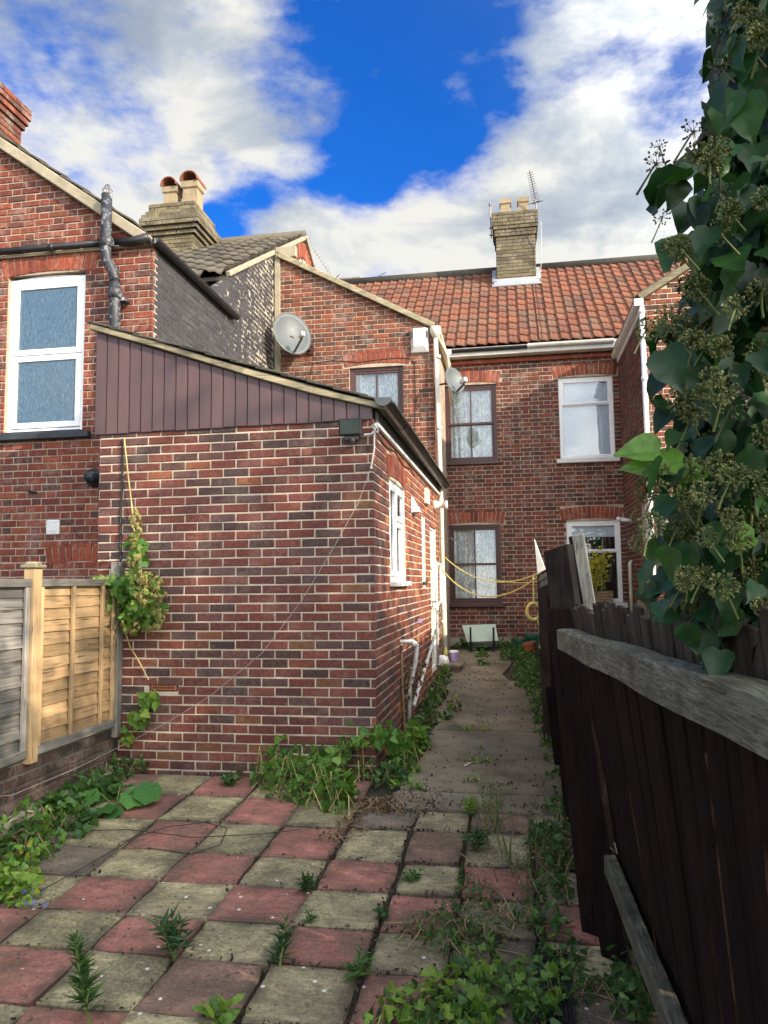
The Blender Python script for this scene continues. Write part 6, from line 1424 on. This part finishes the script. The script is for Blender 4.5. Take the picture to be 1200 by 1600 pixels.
# ================================================================== IVY ON THE RIGHT
ivy = thing('ivy', 'large dark ivy in flower hanging over the fence at the right edge', 'ivy', (1.0, 1.9, zg(1.9)))
SIL = [(-60, 1100), (0, 1122), (60, 1132), (100, 1118), (150, 1122), (200, 1105), (300, 1090), (400, 1095), (480, 1080), (560, 1072), (650, 1066), (750, 1070), (830, 1066), (900, 1052), (950, 1066), (990, 1104), (1030, 1150), (1080, 1190), (1100, 1210)]
sx = lambda y: float(np.interp(y, [p[0] for p in SIL], [p[1] for p in SIL]))
cand = []
while len(cand) < 3600:
    y = RN.uniform(-60, 1080); e = sx(y); u_ = RN.random()**1.15; x = e+u_*(1330-e)
    d_ = RN.uniform(1.25, 1.55)+.75*RN.random()**1.6
    if x-e < 25 and RN.random() < .35: continue
    cand.append((x, y, d_, x-e))
# sprigs that stand out from the mass against wall and sky
for (x, y) in ((1112, 190), (1125, 150), (1148, 165), (1140, 235), (1150, 250), (1034, 285), (1028, 325), (1062, 305), (1085, 285), (1072, 340), (1080, 300), (1098, 225), (1100, 330), (1110, 380), (1060, 395), (1075, 400), (1028, 545), (1036, 570), (1055, 540), (1060, 575), (1045, 530), (1030, 640), (1052, 660),
               (1040, 600), (1062, 700), (1050, 800), (1040, 845), (1022, 905), (1012, 935), (1030, 925), (1045, 960), (1058, 985), (1072, 1000), (1036, 740), (1058, 760), (1050, 880), (1035, 870), (1095, 1010), (1110, 1000), (1125, 1040), (1150, 1055), (1170, 1060)):
    cand.append((x, y-25, RN.uniform(1.2, 1.4), 41))
cand.sort(key=lambda c: c[2])
P = []; D = []; N = []; S = []; 
for (x, y, d_, ed) in cand:
    p = atD(x, y, d_); P.append(p); ang = RN.gauss(0, .8); D.append((-.45*math.cos(ang)+RN.gauss(0, .35), RN.gauss(-.1, .4), -1.0+RN.gauss(0, .35))); N.append((RN.gauss(-.5, .8), -.8+RN.gauss(0, .6), RN.gauss(.6, .6))); S.append(RN.uniform(.042, .082)*(1.0 if ed > 40 else .85))
P, D, N, S = map(np.array, (P, D, N, S))
tv = []
for k in range(8):
    T, F = LEAF['ivy']; V = [(q[0]*RN.uniform(.9, 1.1), q[1], q[2]*RN.uniform(.3, 2.6)) for q in T]; me = bpy.data.meshes.new('leaf'); me.from_pydata(V, [], F); setrnd(me, [RN.random()]*len(F)); me.materials.append(L_IVY); me.polygons.foreach_set('use_smooth', [True]*len(F)); tv.append(me)
vis = [i for i in range(len(P)) if 0 < cand[i][0] < 1200 and 0 < cand[i][1] < 1050][:290]; vs = set(vis)
for i in vis:
    d = D[i]/np.linalg.norm(D[i]); x = np.cross(d, N[i]); x /= np.linalg.norm(x); z = np.cross(x, d); o = bpy.data.objects.new('leaf', RN.choice(tv)); M_ = Matrix.Identity(4)
    for k in range(3): M_[k][0] = x[k]*S[i]; M_[k][1] = d[k]*S[i]; M_[k][2] = z[k]*S[i]; M_[k][3] = P[i][k]
    link(o, ivy, M_)
rest = [i for i in range(len(P)) if i not in vs]; lm = MB(); add_leaves(lm, 'ivy', P[rest], D[rest], N[rest], S[rest]); lm.build('foliage', L_IVY, ivy, kind='stuff')
for (x, y) in ((1012, 705), (1048, 722), (1020, 730), (1160, 838), (1085, 735)):   # a few young bright leaves
    lm = MB(); add_leaves(lm, 'ivy', [atD(x+20, y, 1.28)], [(-1, .1, RN.uniform(-.2, .25))], [(-.2, -.9, .6)], [.075]); lm.build('leaf', L_IVYN, ivy, label='young bright green ivy leaf')
# stems
mb = MB()
for i in range(34):
    y = RN.uniform(0, 1000); e = sx(y); a = atD(e+RN.uniform(60, 200), y+RN.uniform(-20, 60), RN.uniform(1.4, 1.8)); b = atD(e+RN.uniform(-5, 45), y+RN.uniform(-30, 20), 1.4); mb.tube([a, (a+b)/2+NR.normal(size=3)*.02, b], [.006, .005, .003], 5)
for i in range(7):
    x = 1180+RN.random()*120; mb.tube([atD(x+RN.gauss(0, 15), y, 1.75+RN.gauss(0, .05)) for y in np.linspace(-40, 1150, 9)], .016, 7)
mb.build('stem', M_STICK, ivy)
# flower heads: globes of small stalked buds
def umbel(kind_m, c, r, n=46):
    mb = MB(); mb.tube([c, c+np.array((.9, .5, -1.6))*r, c+np.array((1.3, .8, -2.4))*r], [.07*r, .08*r, .1*r], 4)
    for k in range(n):
        d = NR.normal(size=3); d /= np.linalg.norm(d); e = c+d*r*RN.uniform(.8, 1.05); s = r*.13
        x = np.cross(d, EZ); x /= np.linalg.norm(x)+1e-9; y_ = np.cross(d, x)
        mb.add([e+x*s, e-x*s*.5+y_*s*.87, e-x*s*.5-y_*s*.87, e+d*s*1.3, e-d*s*1.2], [(0, 1, 3), (1, 2, 3), (2, 0, 3), (1, 0, 4), (2, 1, 4), (0, 2, 4)])
        mb.add([c, c+x*r*.07, e], [(0, 1, 2)])
    return mb
um = []
for mt in (L_UMB, L_UMBD):
    for k in range(4):
        b = umbel(mt, np.zeros(3), 1., 90 if mt is L_UMB else 30); me = bpy.data.meshes.new('flower_head'); me.from_pydata(b.v, [], b.f); setrnd(me, b.r); me.materials.append(mt); um.append(me)
spots = [(1030, 230, 1), (1025, 255, 1), (1083, 205, 1), (1035, 340, 1), (1125, 105, 1), (1165, 70, 0), (1180, 30, 0), (1130, 20, 1), (1110, 255, 0), (1120, 235, 0), (1090, 245, 0), (1060, 385, 0), (1075, 390, 0), (1050, 385, 0), (1145, 85, 0), (1160, 20, 0), (1190, 55, 0),
         (1040, 492, 0), (1062, 487, 0), (1055, 520, 0), (1010, 515, 0), (1195, 310, 0), (1190, 455, 0), (1175, 400, 0), (1090, 430, 0), (1085, 530, 0), (1100, 560, 0), (1125, 545, 0), (1060, 605, 0), (1110, 590, 0), (1085, 640, 0), (1065, 625, 0), (1190, 590, 0), (1195, 680, 0), (1110, 690, 0), (1030, 745, 0), (1045, 760, 0), (1010, 765, 0), (1060, 780, 0),
         (1000, 815, 1), (1018, 820, 0), (998, 850, 0), (1060, 820, 0), (1075, 830, 0), (1055, 850, 0), (1090, 880, 0), (1100, 900, 0), (1160, 885, 0), (1170, 895, 0), (1080, 940, 0), (1095, 945, 0), (1062, 905, 0), (1130, 915, 0), (1185, 755, 0), (1145, 630, 1), (1130, 300, 1), (1140, 330, 0), (1120, 360, 0), (1090, 480, 1), (1150, 480, 0)]
for (x, y, dk) in spots+[(RN.uniform(1062, 1200), RN.uniform(420, 960), 0) for _ in range(38)]:
    c = atD(x, y, RN.uniform(1.15, 1.42)); o = bpy.data.objects.new('flower_head', RN.choice(um[4:] if dk else um[:4])); r_ = RN.uniform(.015, .025); M_ = Matrix.Translation(Vector(c.tolist())) @ Matrix.Rotation(RN.uniform(0, 6), 4, 'Z') @ Matrix.Scale(r_, 4); link(o, ivy, M_)
# ---- neighbour's garden behind the fence: rough grass and the shrubs and tree whose shade falls across the wall
g2 = MB(); V = []; F = []
g2.add([(.55, -6, zg(-6)-.02), (9, -6, zg(-6)-.02), (9, 13.5, zg(13.5)-.02), (.55, 10.9, zg(10.9)-.02)], [(0, 1, 2, 3)]); g2.build('lawn', simple('lawn_turf', (.06, .10, .025), .95, var=.4, sc=20, bump=.8), None, kind='structure')
lm = MB(); n = 5200; P = np.stack([NR.uniform(.55, 3.6, n), NR.uniform(1.0, 9.5, n), np.zeros(n)], 1); P[:, 2] = [zg(v)-.02 for v in P[:, 1]]; add_leaves(lm, 'blade', P, rdir(n, 1.6), rdir(n), NR.uniform(.06, .2, n)); lm.build('rough_grass', L_LIGHT, None, kind='stuff', label='sunlit rough grass on the far side of the dark fence')
def tree(label, x, y, h, r, zc, n, lk, mt, size, trunk=.09):
    t = thing('garden_tree', label, 'tree', (x, y, zg(y)), 'garden trees beyond the fence'); mb = MB(); z0_ = zg(y)-.05
    mb.tube([(x, y, z0_), (x+.06, y, z0_+h*.3), (x-.04, y+.05, z0_+h*.6), (x, y, z0_+h*.9)], [trunk, trunk*.8, trunk*.5, trunk*.15], 8)
    cl = []
    for i in range(16):
        a = RN.uniform(0, 6.28); q = RN.uniform(.3, .85); e = np.array((x+math.cos(a)*r*RN.uniform(.4, .95), y+math.sin(a)*r*RN.uniform(.4, .95), zc+RN.uniform(-.8, .85)*r)); s = np.array((x, y, z0_+h*q*.75)); mb.tube([s, (s+e)/2+EZ*.1, e], [.03, .02, .006], 5); cl.append(e)
    mb.build('trunk', M_STICK, t); cl = np.array(cl); P = cl[NR.integers(0, len(cl), n)]+NR.normal(size=(n, 3))*r*.26; lm = MB(); add_leaves(lm, lk, P, rdir(n, -.2), rdir(n, .4), NR.uniform(.6, 1.2, n)*size); lm.build('crown', mt, t)
tree('tall garden tree out beyond the right side of the ivy', 3.3, 2.2, 4.6, 1.0, 3.9, 2200, 'oval', L_WEED, .10)

def hedge(label, x0, x1, y0, y1, h, n):
    t = thing('garden_hedge', label, 'hedge', ((x0+x1)/2, (y0+y1)/2, zg((y0+y1)/2))); P = np.stack([NR.uniform(x0, x1, n), NR.uniform(y0, y1, n), np.zeros(n)], 1)
    top = h*(.85+.15*np.sin(P[:, 1]*2.3)*np.sin(P[:, 1]*.9+1)); P[:, 2] = np.array([zg(v) for v in P[:, 1]])+NR.uniform(0, 1, n)**.8*top
    lm = MB(); add_leaves(lm, 'oval', P, rdir(n, .2), rdir(n, .6), NR.uniform(.05, .09, n)); lm.build('foliage', L_LIGHT, t); mb = MB()
    for k in range(int((y1-y0)/.8)): y = y0+.2+.8*k; mb.tube([((x0+x1)/2, y, zg(y)-.05), ((x0+x1)/2+.05, y+.05, zg(y)+h*.5)], .02, 5)
    mb.build('stem', M_STICK, t)
hedge('leafy hedge in the neighbouring garden behind the dark fence', 1.75, 2.35, -3.0, 8.3, 1.95, 10500)
tree('nearer garden tree out beyond the right of the ivy, low crown', 2.7, .5, 4.6, 1.15, 3.75, 3200, 'oval', L_WEED, .10)
tree('big spreading garden tree farthest out to the right', 7.6, .9, 8.0, 2.3, 5.9, 3000, 'oval', L_WEED, .24, .16)

# crumbs of moss and grit lying on the slabs
lm = MB(); n = 3500; P = np.stack([NR.uniform(-3.3, .4, n), NR.uniform(1.8, 5.5, n), np.zeros(n)], 1); keepm = (np.sin(P[:, 0]*7+P[:, 1]*3)+np.sin(P[:, 1]*9-P[:, 0]*4)) > -.2; P = P[keepm]; P[:, 2] = [zg(v)+.006 for v in P[:, 1]]; n = len(P)
add_leaves(lm, 'oval', P, rdir(n, 0), rdir(n, 1.5), NR.uniform(.003, .011, n)); lm.build('slab_grit', L_LIT, None, kind='stuff', label='fine dark crumbs of dirt scattered over the slabs')
